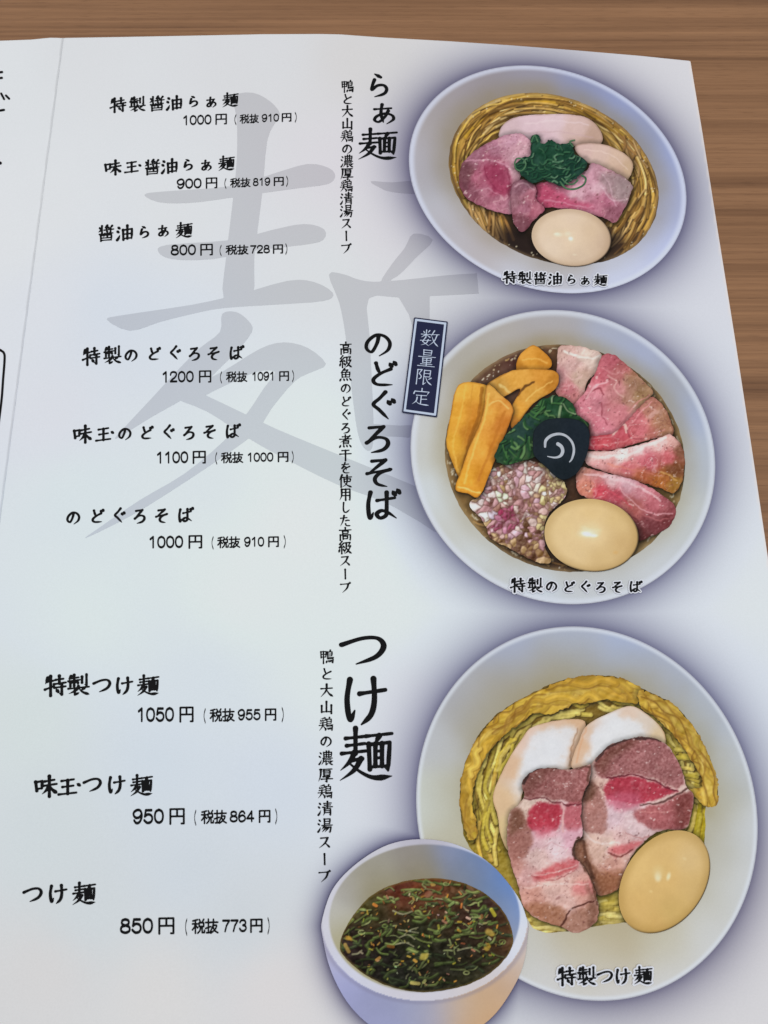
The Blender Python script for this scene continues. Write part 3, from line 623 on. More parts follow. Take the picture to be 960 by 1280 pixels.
def food(name, parent, poly, layer, ctrl, lines=(), blobs=(), patches=(), grain=(3, 10), mottle=(12, 17), edge=(2.5, (60, 30, 25), .5), rough=.6, label=None, step=1.0, smooth=True, after=None, p=4.0):
    meat = name == 'pork_slice'
    if meat: rough = 1.3
    P = catmull(poly, True, 5) if smooth else poly
    seed = (int(abs(P[0][0] * 13 + P[0][1] * 7)) % 997)
    def sdf(x, y): return poly_sdf(x, y, P) + rough * 2 * fbm(x, y, 5, seed)
    def paint(x, y):
        d = -poly_sdf(x, y, P)
        wx = x + (9 if meat else 4) * fbm(x, y, 13, seed + 11) + 4 * fbm(x, y, 5, seed + 12); wy = y + (9 if meat else 4) * fbm(x, y, 13, seed + 13) + 4 * fbm(x, y, 5, seed + 14)
        c = idw(wx, wy, ctrl, p, 14.0)
        c = c + (mottle[1] * 2 * fbm(x, y, mottle[0], seed + 3))[:, None] + (grain[1] * 2 * fbm(x, y, grain[0], seed + 5, 2))[:, None]
        if meat:
            v = np.abs(fbm(wx, wy, 15, seed + 21)); c = mix(c, .42 * sstep(.035, 0, v) * sstep(-.2, .2, fbm(x, y, 20, seed + 22)), (222, 186, 182))
            v = np.abs(fbm(wx + 40, wy, 11, seed + 23)); c = mix(c, .40 * sstep(.022, 0, v) * sstep(-.1, .25, fbm(x, y, 17, seed + 24)), (98, 44, 48))
            c = c + 16 * fbm(x * .8 + y * .6, (y * .8 - x * .6) * .35, 1.8, seed + 25, 2)[:, None]
        for (pp, col, al, so, sp) in patches:
            pd = poly_sdf(wx * .5 + x * .5, wy * .5 + y * .5, catmull(pp, True, 4)) + 4.2 * fbm(x, y, 6, seed + 41) + 2 * fbm(x, y, 2.5, seed + 44)
            cc = np.tile(np.asarray(col, float), (len(x), 1)) + (sp * 2 * fbm(x, y, 2.2, seed + 42, 2))[:, None] + 9 * fbm(x, y, 10, seed + 43)[:, None]
            m = (al * sstep(so * 1.9, -so * 1.9, pd) * (1 - .25 * sstep(.1, .35, fbm(x, y, 5, seed + 45))))[:, None]; c = c * (1 - m) + cc * m
        for (cx, cy, rx, ry, ang, col, al, so) in blobs: c = mix(c, al * blob(wx, wy, cx, cy, rx, ry, ang, so), col)
        for (pts, wd, col, al) in lines: c = stroke(c, wx * .6 + x * .4, wy * .6 + y * .4, pts, wd, col, .8, al)
        if name == 'bamboo_shoot': c = c * np.array([1.04, 1.04, 1.02])
        c = c + emb(x, y, 5, seed + 51, 28 if meat else 14 if name == 'bamboo_shoot' else 3 if name == 'chicken_slice' else 20 if name == 'noodle_fold' else 0)[:, None]
        if meat:
            c = c * (1 + .20 * fbm(wx, wy, 22, seed + 61))[:, None]
            c = mix(c, .55 * sstep(.27, .38, fbm(x * .7 + y * .5, y - x * .3, 3.4, seed + 52, 2)), (232, 212, 206))
            c = mix(c, .45 * sstep(-.27, -.38, fbm(x, y, 3.0, seed + 53, 2)), (84, 40, 42))
        if after: c = after(c, x, y, d)
        c = mix(c, (.42 if meat else .8) * edge[2] * sstep(edge[0], 0, d) * np.clip(.75 + 1.6 * fbm(x, y, 9, seed + 31), 0.1, 1), edge[1])
        return c
    region(name, bounds(P, 3), step, sdf, paint, layer, parent, label)
def strands(c, x, y, rnd, n, gen, cols, w0, w1, dark=(60, 38, 18), al=.9):
    for _ in range(n):
        pts = gen(rnd); wd = rnd.uniform(w0, w1); col = cols[rnd.randrange(len(cols))]; f = rnd.uniform(.86, 1.1)
        stroke(c, x, y, [(a + .9, b + 1.0) for a, b in pts], wd + .5, dark, .8, al * .55)
        stroke(c, x, y, pts, wd, [v * f for v in col], .6, al)
        stroke(c, x, y, [(a - .3, b - .4) for a, b in pts], wd * .35, [min(255, v * f * 1.16) for v in col], .6, al * .6)
    return c
def arc(R, r, t0, t1, jit, rnd, n=6):
    """points on the ellipse family of R at radius r"""
    out = []
    for k in range(n):
        t = t0 + (t1 - t0) * k / (n - 1)
        q = r + rnd.uniform(-jit, jit)
        v = R.L @ np.array([math.cos(t), math.sin(t)]); out.append((R.c[0] + q * v[0], R.c[1] + q * v[1]))
    return out

def folds(seed, n, box, ang, cols):
    rd = random.Random(seed); out = []
    for k in range(n):
        a, b = rd.uniform(box[0], box[2]), rd.uniform(box[1], box[3]); t = ang(a, b) + rd.uniform(-.3, .3); L = rd.uniform(4, 13)
        out.append(([(a - L * math.cos(t), b - L * math.sin(t)), (a + rd.uniform(-1.5, 1.5), b + rd.uniform(-1.5, 1.5)), (a + L * math.cos(t), b + L * math.sin(t))], rd.uniform(.4, 1.1), cols[rd.randrange(len(cols))], rd.uniform(.35, .75)))
    return out
# ---- first bowl: ramen with pork, chicken, scallion
k2 = K(480, 0, 2)
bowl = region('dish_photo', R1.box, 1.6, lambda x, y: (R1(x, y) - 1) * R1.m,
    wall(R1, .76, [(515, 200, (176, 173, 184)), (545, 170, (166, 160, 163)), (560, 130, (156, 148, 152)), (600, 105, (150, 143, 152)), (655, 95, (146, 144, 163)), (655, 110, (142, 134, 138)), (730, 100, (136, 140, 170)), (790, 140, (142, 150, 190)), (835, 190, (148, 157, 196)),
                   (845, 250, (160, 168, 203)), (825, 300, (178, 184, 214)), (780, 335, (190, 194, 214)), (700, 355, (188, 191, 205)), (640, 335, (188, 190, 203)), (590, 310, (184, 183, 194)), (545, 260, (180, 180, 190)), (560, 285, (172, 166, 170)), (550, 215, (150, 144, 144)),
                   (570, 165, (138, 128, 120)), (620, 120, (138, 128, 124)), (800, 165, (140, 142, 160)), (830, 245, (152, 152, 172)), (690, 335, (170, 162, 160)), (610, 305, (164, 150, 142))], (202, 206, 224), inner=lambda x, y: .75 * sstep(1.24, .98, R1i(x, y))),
    3, menu, 'printed photo of ramen with pork slices, chopped scallion and a whole egg')
def soup1(x, y):
    rnd = random.Random(4)
    r = R1i(x, y); th = np.arctan2(y - 224, x - 692)
    c = idw(x, y, [(600, 150, (150, 112, 52)), (700, 125, (160, 120, 58)), (800, 180, (140, 108, 66)), (815, 240, (150, 118, 72)), (570, 220, (150, 116, 48)), (600, 280, (92, 66, 36)), (640, 310, (44, 33, 28)), (680, 325, (58, 42, 32)), (770, 300, (80, 58, 38)), (700, 220, (90, 66, 40)), (740, 320, (70, 52, 40))], 3, 60)
    c = c + 26 * fbm(th * 40, r * 130, 6, 8)[:, None]
    def g(rd):
        t = rd.uniform(2.55, 6.3); L = rd.uniform(.35, 1.0); q = rd.uniform(.76, .99)
        q2 = q + rd.uniform(-.11, .08); A = arc(R1i, q, t, t + L, .012, rd); Bq = arc(R1i, min(q2, .99), t, t + L, .012, rd); n_ = len(A) - 1
        return [(A[i][0] * (1 - i / n_) + Bq[i][0] * i / n_, A[i][1] * (1 - i / n_) + Bq[i][1] * i / n_) for i in range(n_ + 1)]
    GC = [(202, 162, 88), (188, 146, 70), (214, 182, 120), (172, 130, 62), (206, 170, 86), (152, 112, 54)]
    c = strands(c, x, y, rnd, 130, g, GC, .9, 2.1, (66, 42, 18))
    def gb(rd):            # broad folded noodles on the rim
        t = rd.uniform(2.9, 5.2); q = rd.uniform(.88, .965); return arc(R1i, q, t, t + rd.uniform(.4, .8), .01, rd)
    c = strands(c, x, y, rnd, 14, gb, [(188, 146, 70), (176, 134, 50), (168, 130, 46)], 2.4, 3.8, (84, 54, 20), .85)
    c = strands(c, x, y, rnd, 60, g, GC, .6, 1.3, (54, 34, 18))
    c = strands(c, x, y, rnd, 16, g, [(84, 56, 26), (98, 68, 32)], .4, .8, (60, 40, 20), .7)
    c = c * (1 + .36 * fbm(x, y, 11, 47))[:, None]
    def gl(rd):      # loose strands under the pork
        a = rd.uniform(582, 640); b = 252 + (a - 575) * .34 + rd.uniform(-6, 6); s = rd.uniform(-9, 9)
        return [(a, b), (a + s * .5 + 3, b + 14), (a + s + 6, b + rd.uniform(24, 34))]
    c = strands(c, x, y, rnd, 26, gl, [(186, 146, 88), (170, 128, 62), (204, 168, 112), (150, 108, 58)], .9, 1.9, (50, 33, 20))
    def gr(rd):
        a = rd.uniform(766, 806); b = rd.uniform(225, 300)
        return [(a, b), (a - rd.uniform(4, 10), b + 13), (a - rd.uniform(10, 22), b + 24)]
    c = strands(c, x, y, rnd, 34, gr, [(176, 140, 78), (160, 120, 58), (196, 160, 100), (132, 94, 48)], .8, 1.7, (58, 40, 24))
    def gt(rd):
        a = rd.uniform(742, 800); b = rd.uniform(158, 205)
        return [(a, b), (a + rd.uniform(2, 10), b + 12), (a + rd.uniform(4, 16), b + 22)]
    c = strands(c, x, y, rnd, 22, gt, [(168, 132, 86), (150, 110, 62), (186, 152, 104)], .8, 1.5, (66, 46, 30))
    # dark broth
    m = blob(x, y, 650, 305, 34, 14, 28, .5); c = mix(c, m * .82, (38, 28, 26))
    m = blob(x, y, 768, 305, 15, 12, -40, .6); c = mix(c, m * .7, (46, 34, 30))
    for k in range(46):
        t = rnd.uniform(0, 6.28); px, py = arc(R1i, rnd.uniform(.93, .985), t, t, 0, rnd, 2)[0]; s = rnd.uniform(.5, 1.1)
        c = mix(c, .7 * blob(x, y, px, py, s, s, 0, .5), (226, 214, 180))
    c = mix(c, sstep(.955, 1.0, r) * .55, (122, 100, 72))
    return c
region('noodle_soup', R1i.box, 1.05, lambda x, y: (R1i(x, y) - 1) * R1i.m + 1.6 * fbm(x, y, 8, 2), soup1, 4, bowl)
food('chicken_slice', bowl, k2([(288, 345), (298, 312), (338, 292), (430, 286), (500, 293), (536, 320), (546, 352), (520, 367), (430, 364), (360, 356), (318, 352)]), 5,
     [(635, 165, (200, 172, 176)), (665, 155, (208, 180, 186)), (690, 152, (212, 186, 190)), (720, 160, (202, 172, 166)), (745, 170, (184, 152, 136)), (735, 180, (178, 146, 130)), (680, 172, (206, 176, 182))],
     [(k2([(350, 310), (430, 303), (510, 312)]), .8, (222, 200, 202), .5), (k2([(340, 335), (430, 330), (520, 345)]), .7, (190, 158, 160), .5)], edge=(2.6, (128, 96, 80), .55), grain=(2.5, 3), mottle=(12, 5), rough=.4, label='pale pink slice at the back')
food('chicken_slice', bowl, k2([(478, 366), (540, 360), (600, 384), (622, 412), (613, 444), (592, 456), (545, 425), (500, 402)]), 5.5,
     [(730, 190, (204, 172, 164)), (750, 193, (206, 176, 164)), (770, 200, (202, 172, 152)), (785, 212, (190, 160, 132)), (772, 218, (186, 154, 136))],
     [(k2([(500, 375), (560, 385), (608, 425)]), .7, (222, 196, 184), .6)], edge=(2.4, (122, 90, 72), .6), grain=(2.5, 3), mottle=(10, 5), rough=.4, label='beige slice beside the scallion')
PK = (60, 30, 36)
food('pork_slice', bowl, k2([(374, 468), (430, 450), (498, 432), (520, 408), (562, 424), (605, 448), (622, 468), (612, 494), (600, 522), (577, 557), (540, 542), (480, 527), (420, 520), (384, 518)]), 6.5,
     [(670, 240, (176, 74, 102)), (680, 255, (178, 82, 108)), (700, 240, (196, 118, 140)), (720, 245, (206, 160, 172)), (735, 225, (196, 146, 160)), (750, 225, (190, 140, 152)), (760, 250, (172, 104, 124)), (775, 240, (156, 126, 130)), (785, 238, (150, 126, 126)), (765, 268, (140, 86, 100)), (745, 265, (176, 110, 128)), (712, 262, (186, 110, 132))],
     [(k2([(540, 470), (570, 500), (600, 500)]), .9, (206, 174, 182), .6), (k2([(535, 430), (560, 460), (580, 520)]), .7, (214, 178, 188), .5), (k2([(400, 500), (450, 510), (520, 520)]), .8, (210, 160, 174), .5)],
     [(745, 236, 9, 6, 20, (212, 176, 184), .6, .6)], [(k2([(378, 472), (424, 460), (432, 480), (478, 500), (520, 520), (420, 521), (386, 514)]), (176, 72, 100), .8, 2.5, 9), (k2([(540, 440), (575, 436), (610, 462), (606, 490), (580, 500), (548, 480)]), (150, 128, 128), .7, 3, 14)], edge=(2.4, (104, 52, 56), .6), label='pink slice beside the egg')
food('pork_slice', bowl, k2([(189, 430), (205, 398), (250, 364), (308, 337), (352, 340), (384, 380), (352, 420), (334, 460), (322, 500), (320, 537), (270, 527), (214, 502), (191, 472)]), 7,
     [(580, 215, (112, 68, 74)), (590, 195, (150, 96, 112)), (615, 180, (172, 116, 134)), (640, 175, (184, 136, 152)), (650, 185, (196, 150, 160)), (610, 205, (164, 92, 112)), (620, 215, (150, 62, 88)), (600, 225, (158, 86, 106)), (625, 235, (150, 66, 90)), (605, 245, (166, 104, 120)), (628, 255, (172, 112, 128)), (640, 215, (196, 150, 160)), (590, 240, (128, 72, 86)), (646, 200, (200, 156, 166))],
     [(k2([(205, 402), (250, 400), (290, 408), (320, 430)]), 1.0, (204, 150, 166), .65), (k2([(250, 415), (262, 450), (290, 480)]), .8, (122, 40, 66), .6), (k2([(300, 415), (315, 450), (310, 490)]), .8, (120, 44, 66), .6), (k2([(225, 480), (260, 470), (300, 500)]), .8, (206, 160, 172), .4), (k2([(255, 378), (300, 360), (345, 356)]), .8, (200, 156, 170), .5)],
     [(622, 218, 9, 8, 30, (138, 50, 78), .4, .6)], [(k2([(252, 416), (290, 414), (316, 440), (312, 482), (290, 492), (264, 462)]), (150, 60, 86), .8, 1.6, 12), (k2([(190, 430), (206, 402), (218, 410), (208, 440), (210, 476), (194, 470)]), (104, 62, 70), .75, 2.2, 10)], edge=(2.6, (88, 44, 52), .7), grain=(2.2, 12), label='pink slice with a purple rim')
food('pork_slice', bowl, k2([(317, 476), (330, 456), (350, 450), (380, 468), (378, 498), (402, 522), (374, 552), (346, 582), (326, 562), (318, 522)]), 8,
     [(645, 235, (128, 84, 96)), (655, 232, (136, 92, 106)), (665, 245, (156, 92, 106)), (655, 260, (146, 88, 104)), (670, 262, (164, 92, 108)), (650, 280, (120, 70, 80)), (645, 250, (134, 88, 98))],
     [(k2([(325, 470), (350, 458), (376, 474)]), .9, (200, 160, 168), .6), (k2([(335, 490), (350, 520), (350, 560)]), .7, (170, 120, 132), .4)], edge=(2.2, (76, 40, 48), .7), label='dull mauve slice in the middle')
def scal(c, x, y, d):
    rd = random.Random(11)
    for k in range(120):
        a, b = rd.uniform(645, 732), rd.uniform(172, 232); t = rd.uniform(0, 6.28); L = rd.uniform(3, 7); bend = rd.uniform(-3, 3)
        pts = [(a - L * math.cos(t), b - L * math.sin(t) * .7), (a + bend * math.sin(t), b - bend * math.cos(t)), (a + L * math.cos(t), b + L * math.sin(t) * .7)]
        f = rd.random()
        stroke(c, x, y, [(p + .8, q + .9) for p, q in pts], 1.0, (12, 26, 22), .7, .6)
        stroke(c, x, y, pts, rd.uniform(.6, 1.1), (34, 74, 52) if f < .55 else ((58, 100, 70) if f < .85 else (104, 140, 108)), .6, .85)
    return c
food('chopped_scallion', bowl, k2([(326, 416), (340, 398), (366, 388), (368, 345), (384, 338), (394, 358), (418, 352), (440, 362), (466, 358), (474, 384), (504, 402), (498, 432), (474, 452), (440, 466), (402, 452), (372, 458), (342, 438)]), 9,
     [(660, 205, (22, 52, 40)), (690, 200, (28, 62, 46)), (715, 215, (24, 54, 44)), (680, 185, (30, 66, 48))], after=scal, edge=(1.5, (18, 36, 28), .6), rough=2.2, smooth=True)
def rings(x, y):
    c = np.tile(np.array([[84., 116., 84.]]), (len(x), 1)); return mix(c, np.clip(fbm(x, y, 4, 3) + .3, 0, 1), (40, 76, 54))
RG = [(catmull([(643, 205), (646, 199), (654, 200), (657, 207), (652, 214), (645, 212), (643, 205)], n=4), .9), (catmull([(700, 228), (707, 236), (718, 237), (729, 232), (732, 224), (727, 220)], n=4), 1.1), (catmull([(702, 224), (708, 230), (716, 231), (722, 226)], n=4), .9),
      (catmull([(664, 178), (668, 170), (672, 178)], n=4), 1.0), (catmull([(716, 184), (712, 178), (718, 176)], n=4), .9)]
region('scallion_ring', (638, 165, 738, 243), .7, lambda x, y: np.minimum.reduce([seg_dist(x, y, P) - r for P, r in RG]), rings, 10, bowl)
def egg_after(hl, warm):
    def f(c, x, y, d):
        for (cx, cy, rx, ry, ang, col, al) in hl: c = mix(c, al * blob(x, y, cx, cy, rx, ry, ang, .7), col)
        return c
    return f
def egg(parent, cx, cy, hw, hh, sxy, layer, ctrl, hl, edge, label=None):
    R = ell(cx, cy, hw, hh, sxy)
    def paint(x, y):
        r = R(x, y); c = idw(x, y, ctrl, 2.6, 60) * np.array([1.09, 1.115, 1.19]) + 4 * fbm(x, y, 16, 3)[:, None] + 3.0 * fbm(x, y, 2.5, 4, 2)[:, None]
        c = mix(c, sstep(.74, 1.0, r) * .30, edge)
        for (a, b, rx, ry, ang, col, al) in hl: c = mix(c, al * blob(x, y, a, b, rx, ry, ang, .75), col)
        lo = sstep(.93, 1.0, r) * np.clip(((y - cy) / hh) * .8 + ((x - cx) / hw) * .5, 0, 1)
        c = c + 5 * fbm(x, y, 7, 33)[:, None] * np.array([1, 1, .6])
        lo2 = sstep(.965, .995, r) * np.clip(((y - cy) / hh) * .8 + ((x - cx) / hw) * .9 + .1, 0, 1)
        return mix(mix(c, lo * .35, [v * .5 for v in edge]), lo2 * .85, (44, 34, 26))
    region('seasoned_egg', R.box, 1.1, lambda x, y: (R(x, y) - 1) * R.m, paint, layer, parent, label)
egg(bowl, 714, 298, 49.7, 36, -90 + 240, 10, [(690, 280, (196, 170, 138)), (714, 270, (196, 170, 140)), (740, 290, (190, 162, 128)), (714, 298, (202, 176, 142)), (690, 310, (198, 174, 144)), (720, 325, (186, 160, 130)), (755, 305, (178, 150, 120))],
    [(698, 294, 5, 2.2, 0, (232, 222, 204), .8), (709, 293, 4, 2.4, 0, (228, 216, 196), .7), (713, 299, 2.6, 2.2, 30, (240, 234, 222), .9), (696, 293, 3.2, 1.4, 0, (244, 238, 226), .9), (718, 319, 2.4, 1, 10, (220, 206, 180), .6), (700, 292, 12, 5, 5, (212, 190, 158), .5)], (146, 116, 86))

# ---- captions under the bowls, black brush letters with a pale outline
def caption(parent, chars, xy, sx, sy, rot=0.0, wt=8.4):
    pl = [(x, y, sx * (.86 if ch in 'らのどぐろそばつけ' else .78 if ch == 'ぁ' else 1), sy * (.86 if ch in 'らのどぐろそばつけ' else .78 if ch == 'ぁ' else 1), rot) for ch, (x, y) in zip(chars, xy)]
    o = lettering('caption', chars, pl, 14, parent, 'caption reading ' + chars, wt=wt, px=.42)
    lettering('caption_outline', chars, pl, 13, parent, None, wt=wt, px=.7, grow=9.0, mat=M_WHITE)
caption(bowl, '特製醤油らぁ麺', [(637, 347.7), (656, 348.3), (674.6, 349), (693.8, 349.4), (713.5, 350), (731, 352), (750, 350.8)], 17.4, 15.2, .02)

flush()
# ---- second bowl
k3 = K(480, 370, 2)
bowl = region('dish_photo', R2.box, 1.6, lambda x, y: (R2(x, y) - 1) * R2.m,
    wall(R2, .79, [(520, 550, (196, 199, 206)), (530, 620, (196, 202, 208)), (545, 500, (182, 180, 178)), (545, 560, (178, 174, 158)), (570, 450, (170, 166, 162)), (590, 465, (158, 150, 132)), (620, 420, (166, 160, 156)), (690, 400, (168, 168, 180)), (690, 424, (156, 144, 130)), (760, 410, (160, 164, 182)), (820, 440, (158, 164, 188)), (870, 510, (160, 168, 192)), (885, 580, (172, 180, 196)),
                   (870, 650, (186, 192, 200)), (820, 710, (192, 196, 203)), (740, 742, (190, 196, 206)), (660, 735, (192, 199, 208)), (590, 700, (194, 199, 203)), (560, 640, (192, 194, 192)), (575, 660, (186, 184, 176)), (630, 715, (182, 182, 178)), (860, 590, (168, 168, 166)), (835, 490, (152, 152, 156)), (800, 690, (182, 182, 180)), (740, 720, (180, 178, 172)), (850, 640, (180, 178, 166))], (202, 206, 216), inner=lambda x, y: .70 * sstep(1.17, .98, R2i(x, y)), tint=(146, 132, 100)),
    3, menu, 'printed photo of clear soba with bamboo shoots, diced onion, pork slices and an egg')
def soup2(x, y):
    rnd = random.Random(9)
    r = R2i(x, y)
    c = idw(x, y, [(600, 470, (92, 66, 52)), (650, 440, (78, 48, 42)), (700, 437, (96, 66, 46)), (570, 560, (120, 92, 56)), (600, 640, (124, 96, 58)), (650, 690, (84, 60, 40)), (700, 705, (74, 54, 40)), (800, 480, (104, 78, 48)), (850, 560, (110, 84, 50)), (840, 640, (120, 94, 54)), (800, 690, (134, 106, 66)), (700, 600, (70, 48, 36))], 3, 60)
    c = c + 22 * fbm(x, y, 9, 8)[:, None] + 14 * fbm(x, y, 3, 9)[:, None]
    for k in range(230):
        t = rnd.uniform(0, 6.28); q = rnd.uniform(.9, .985) if k < 150 else rnd.uniform(.5, .95)
        px, py = arc(R2i, q, t, t, 0, rnd, 2)[0]; s = rnd.uniform(.5, 1.5)
        c = mix(c, .75 * blob(x, y, px, py, s, s, 0, .5), (206, 188, 150) if rnd.random() < .6 else (226, 220, 206))
    for k in range(70):
        t = rnd.uniform(0, 6.28); q = rnd.uniform(.93, .985); L = rnd.uniform(.01, .05)
        stroke(c, x, y, arc(R2i, q, t, t + L, .006, rnd, 4), rnd.uniform(.4, 1.1), (226, 216, 190) if rnd.random() < .6 else (170, 138, 84), .6, .8)
    def g(rd):
        a, b = rd.uniform(585, 690), rd.uniform(640, 705); t = rd.uniform(-.4, .9)
        return [(a, b), (a + 8 * math.cos(t), b + 8 * math.sin(t) + rd.uniform(-2, 2)), (a + 17 * math.cos(t), b + 17 * math.sin(t))]
    c = strands(c, x, y, rnd, 44, g, [(150, 116, 70), (128, 94, 56), (172, 140, 92)], .6, 1.4, (46, 30, 22))
    return mix(c, sstep(.95, 1.0, r) * .6, (150, 128, 92))
region('soup', R2i.box, 1.1, lambda x, y: (R2i(x, y) - 1) * R2i.m + 1.4 * fbm(x, y, 8, 2), soup2, 4, bowl)
MEN = (128, 74, 22)
food('bamboo_shoot', bowl, k3([(330, 180), (338, 150), (365, 126), (385, 128), (417, 160), (412, 182), (372, 187), (340, 196)]), 5, [(655, 445, (206, 146, 62)), (665, 455, (200, 138, 52)), (680, 450, (190, 126, 46)), (650, 462, (176, 116, 40))],
     [(k3([(345, 160), (380, 158), (410, 168)]), .8, (224, 176, 96), .6)], edge=(2, MEN, .6), grain=(2.5, 5), mottle=(8, 7), smooth=True, label='small piece at the top')
food('bamboo_shoot', bowl, k3([(255, 226), (300, 196), (340, 184), (420, 186), (437, 206), (425, 236), (372, 270), (322, 332), (318, 282), (340, 232), (292, 254)]), 6, [(620, 482, (184, 136, 64)), (645, 470, (206, 150, 68)), (680, 470, (196, 134, 54)), (690, 478, (172, 112, 40)), (665, 495, (198, 144, 64)), (650, 515, (206, 146, 60)), (640, 530, (190, 120, 46))],
     [(k3([(330, 250), (350, 228), (375, 215)]), 1.4, (70, 40, 20), .75), (k3([(355, 262), (385, 235), (420, 215)]), .9, (226, 182, 104), .6), (k3([(290, 222), (310, 238), (318, 252)]), 1.6, (212, 190, 130), .6)], edge=(2, MEN, .65), grain=(2.5, 7), mottle=(8, 9), label='folded piece behind the spinach')
food('bamboo_shoot', bowl, k3([(187, 222), (250, 222), (268, 244), (262, 300), (235, 350), (212, 410), (192, 457), (166, 405), (156, 362), (166, 300)]), 7,
     [(575, 485, (212, 158, 66)), (600, 485, (206, 150, 60)), (570, 520, (206, 148, 54)), (595, 520, (188, 122, 42)), (565, 555, (204, 150, 54)), (590, 545, (176, 112, 38)), (580, 580, (184, 130, 46))],
     [(k3([(205, 225), (190, 300), (172, 370), (186, 440)]), 1.2, (226, 178, 86), .5), (k3([(245, 232), (235, 300), (212, 370), (195, 440)]), 2.0, (142, 86, 26), .7), (k3([(222, 225), (214, 300), (195, 380)]), .8, (184, 128, 46), .6)], edge=(2.2, MEN, .7), grain=(2.5, 5), mottle=(9, 8), smooth=True, label='outer long piece')
food('bamboo_shoot', bowl, k3([(258, 224), (292, 248), (321, 277), (316, 312), (276, 412), (240, 499), (208, 494), (178, 484), (192, 440), (217, 370), (247, 300)]), 8,
     [(620, 485, (204, 152, 74)), (635, 510, (196, 130, 56)), (610, 520, (210, 150, 66)), (600, 560, (212, 152, 64)), (620, 560, (186, 116, 40)), (585, 600, (210, 150, 52)), (600, 600, (190, 124, 40)), (590, 615, (204, 140, 48)), (630, 530, (180, 108, 40))],
     [(k3([(262, 245), (250, 310), (222, 390), (200, 470)]), 1.3, (226, 178, 92), .7), (k3([(262, 275), (285, 262), (312, 282)]), 1.0, (224, 182, 110), .7), (k3([(300, 290), (272, 370), (235, 460)]), 1.6, (168, 100, 34), .5), (k3([(185, 478), (210, 486), (238, 492)]), .9, (232, 196, 118), .8)], edge=(2.2, MEN, .75), grain=(2.5, 5), mottle=(9, 8), smooth=True, label='long ridged piece in front')
PE = (96, 50, 40)
food('pork_slice', bowl, k3([(436, 130), (470, 124), (510, 132), (545, 150), (530, 190), (508, 214), (495, 252), (460, 277), (430, 242), (432, 180)]), 5,
     [(700, 440, (186, 150, 140)), (715, 455, (200, 160, 154)), (735, 445, (206, 182, 170)), (725, 475, (188, 156, 140)), (710, 490, (186, 112, 118)), (700, 470, (194, 140, 140)), (715, 500, (190, 120, 120)), (705, 505, (196, 130, 104))],
     [(k3([(450, 140), (500, 155), (540, 150)]), 1.4, (222, 212, 204), .8), (k3([(450, 190), (470, 210), (495, 200)]), .8, (220, 180, 174), .6), (k3([(445, 230), (470, 225), (490, 235)]), .8, (214, 160, 160), .6)], edge=(2.2, PE, .5), grain=(2.2, 9), label='pale slice at the top')
food('pork_slice', bowl, k3([(545, 152), (572, 146), (610, 176), (645, 210), (672, 240), (652, 266), (612, 312), (592, 342), (500, 352), (480, 322), (464, 288), (500, 242), (528, 192)]), 6,
     [(760, 450, (182, 96, 106)), (750, 470, (190, 102, 112)), (775, 465, (168, 96, 96)), (790, 475, (158, 118, 94)), (800, 495, (150, 116, 84)), (770, 490, (190, 124, 126)), (745, 500, (196, 124, 134)), (725, 510, (196, 118, 130)), (750, 530, (194, 116, 128)), (775, 515, (186, 112, 118)), (785, 500, (168, 122, 106)), (735, 540, (196, 120, 128))],
     [(k3([(500, 262), (520, 240), (540, 232), (550, 245)]), .9, (134, 56, 66), .8), (k3([(505, 258), (530, 228), (560, 215)]), 1.0, (224, 176, 178), .7), (k3([(545, 270), (548, 300), (560, 320)]), .8, (136, 58, 70), .7), (k3([(560, 200), (580, 215), (575, 235), (600, 250)]), 1.0, (216, 172, 164), .6), (k3([(545, 180), (570, 195), (600, 190)]), .8, (214, 150, 152), .5), (k3([(610, 290), (640, 262), (662, 250)]), .9, (212, 140, 138), .7), (k3([(480, 300), (520, 290), (560, 305)]), .8, (212, 150, 156), .5)],
     edge=(2.2, PE, .55), grain=(2.2, 10), label='large pink slice with a tan edge')
food('pork_slice', bowl, k3([(500, 352), (560, 346), (594, 326), (640, 276), (670, 254), (690, 268), (707, 292), (722, 345), (680, 356), (640, 366), (570, 386), (510, 384), (494, 366)]), 7,
     [(735, 555, (174, 66, 78)), (755, 555, (180, 72, 80)), (775, 545, (188, 84, 94)), (795, 520, (190, 104, 110)), (810, 510, (172, 116, 100)), (825, 525, (166, 118, 92)), (830, 540, (164, 114, 88)), (800, 540, (188, 100, 106)), (780, 555, (176, 82, 86)), (810, 545, (180, 110, 100))],
     [(k3([(575, 345), (585, 325), (600, 322), (606, 340)]), 1.8, (222, 190, 178), .8), (k3([(610, 330), (640, 290), (668, 266)]), .9, (218, 148, 150), .7), (k3([(608, 338), (614, 355), (640, 358)]), .8, (132, 48, 60), .7), (k3([(502, 372), (560, 372), (640, 350), (700, 338)]), .8, (206, 136, 136), .5), (k3([(505, 362), (545, 352), (575, 350)]), .9, (206, 130, 134), .6)], edge=(2.2, (84, 32, 36), .65), grain=(2.2, 9), label='red slice above the white fat stripe')
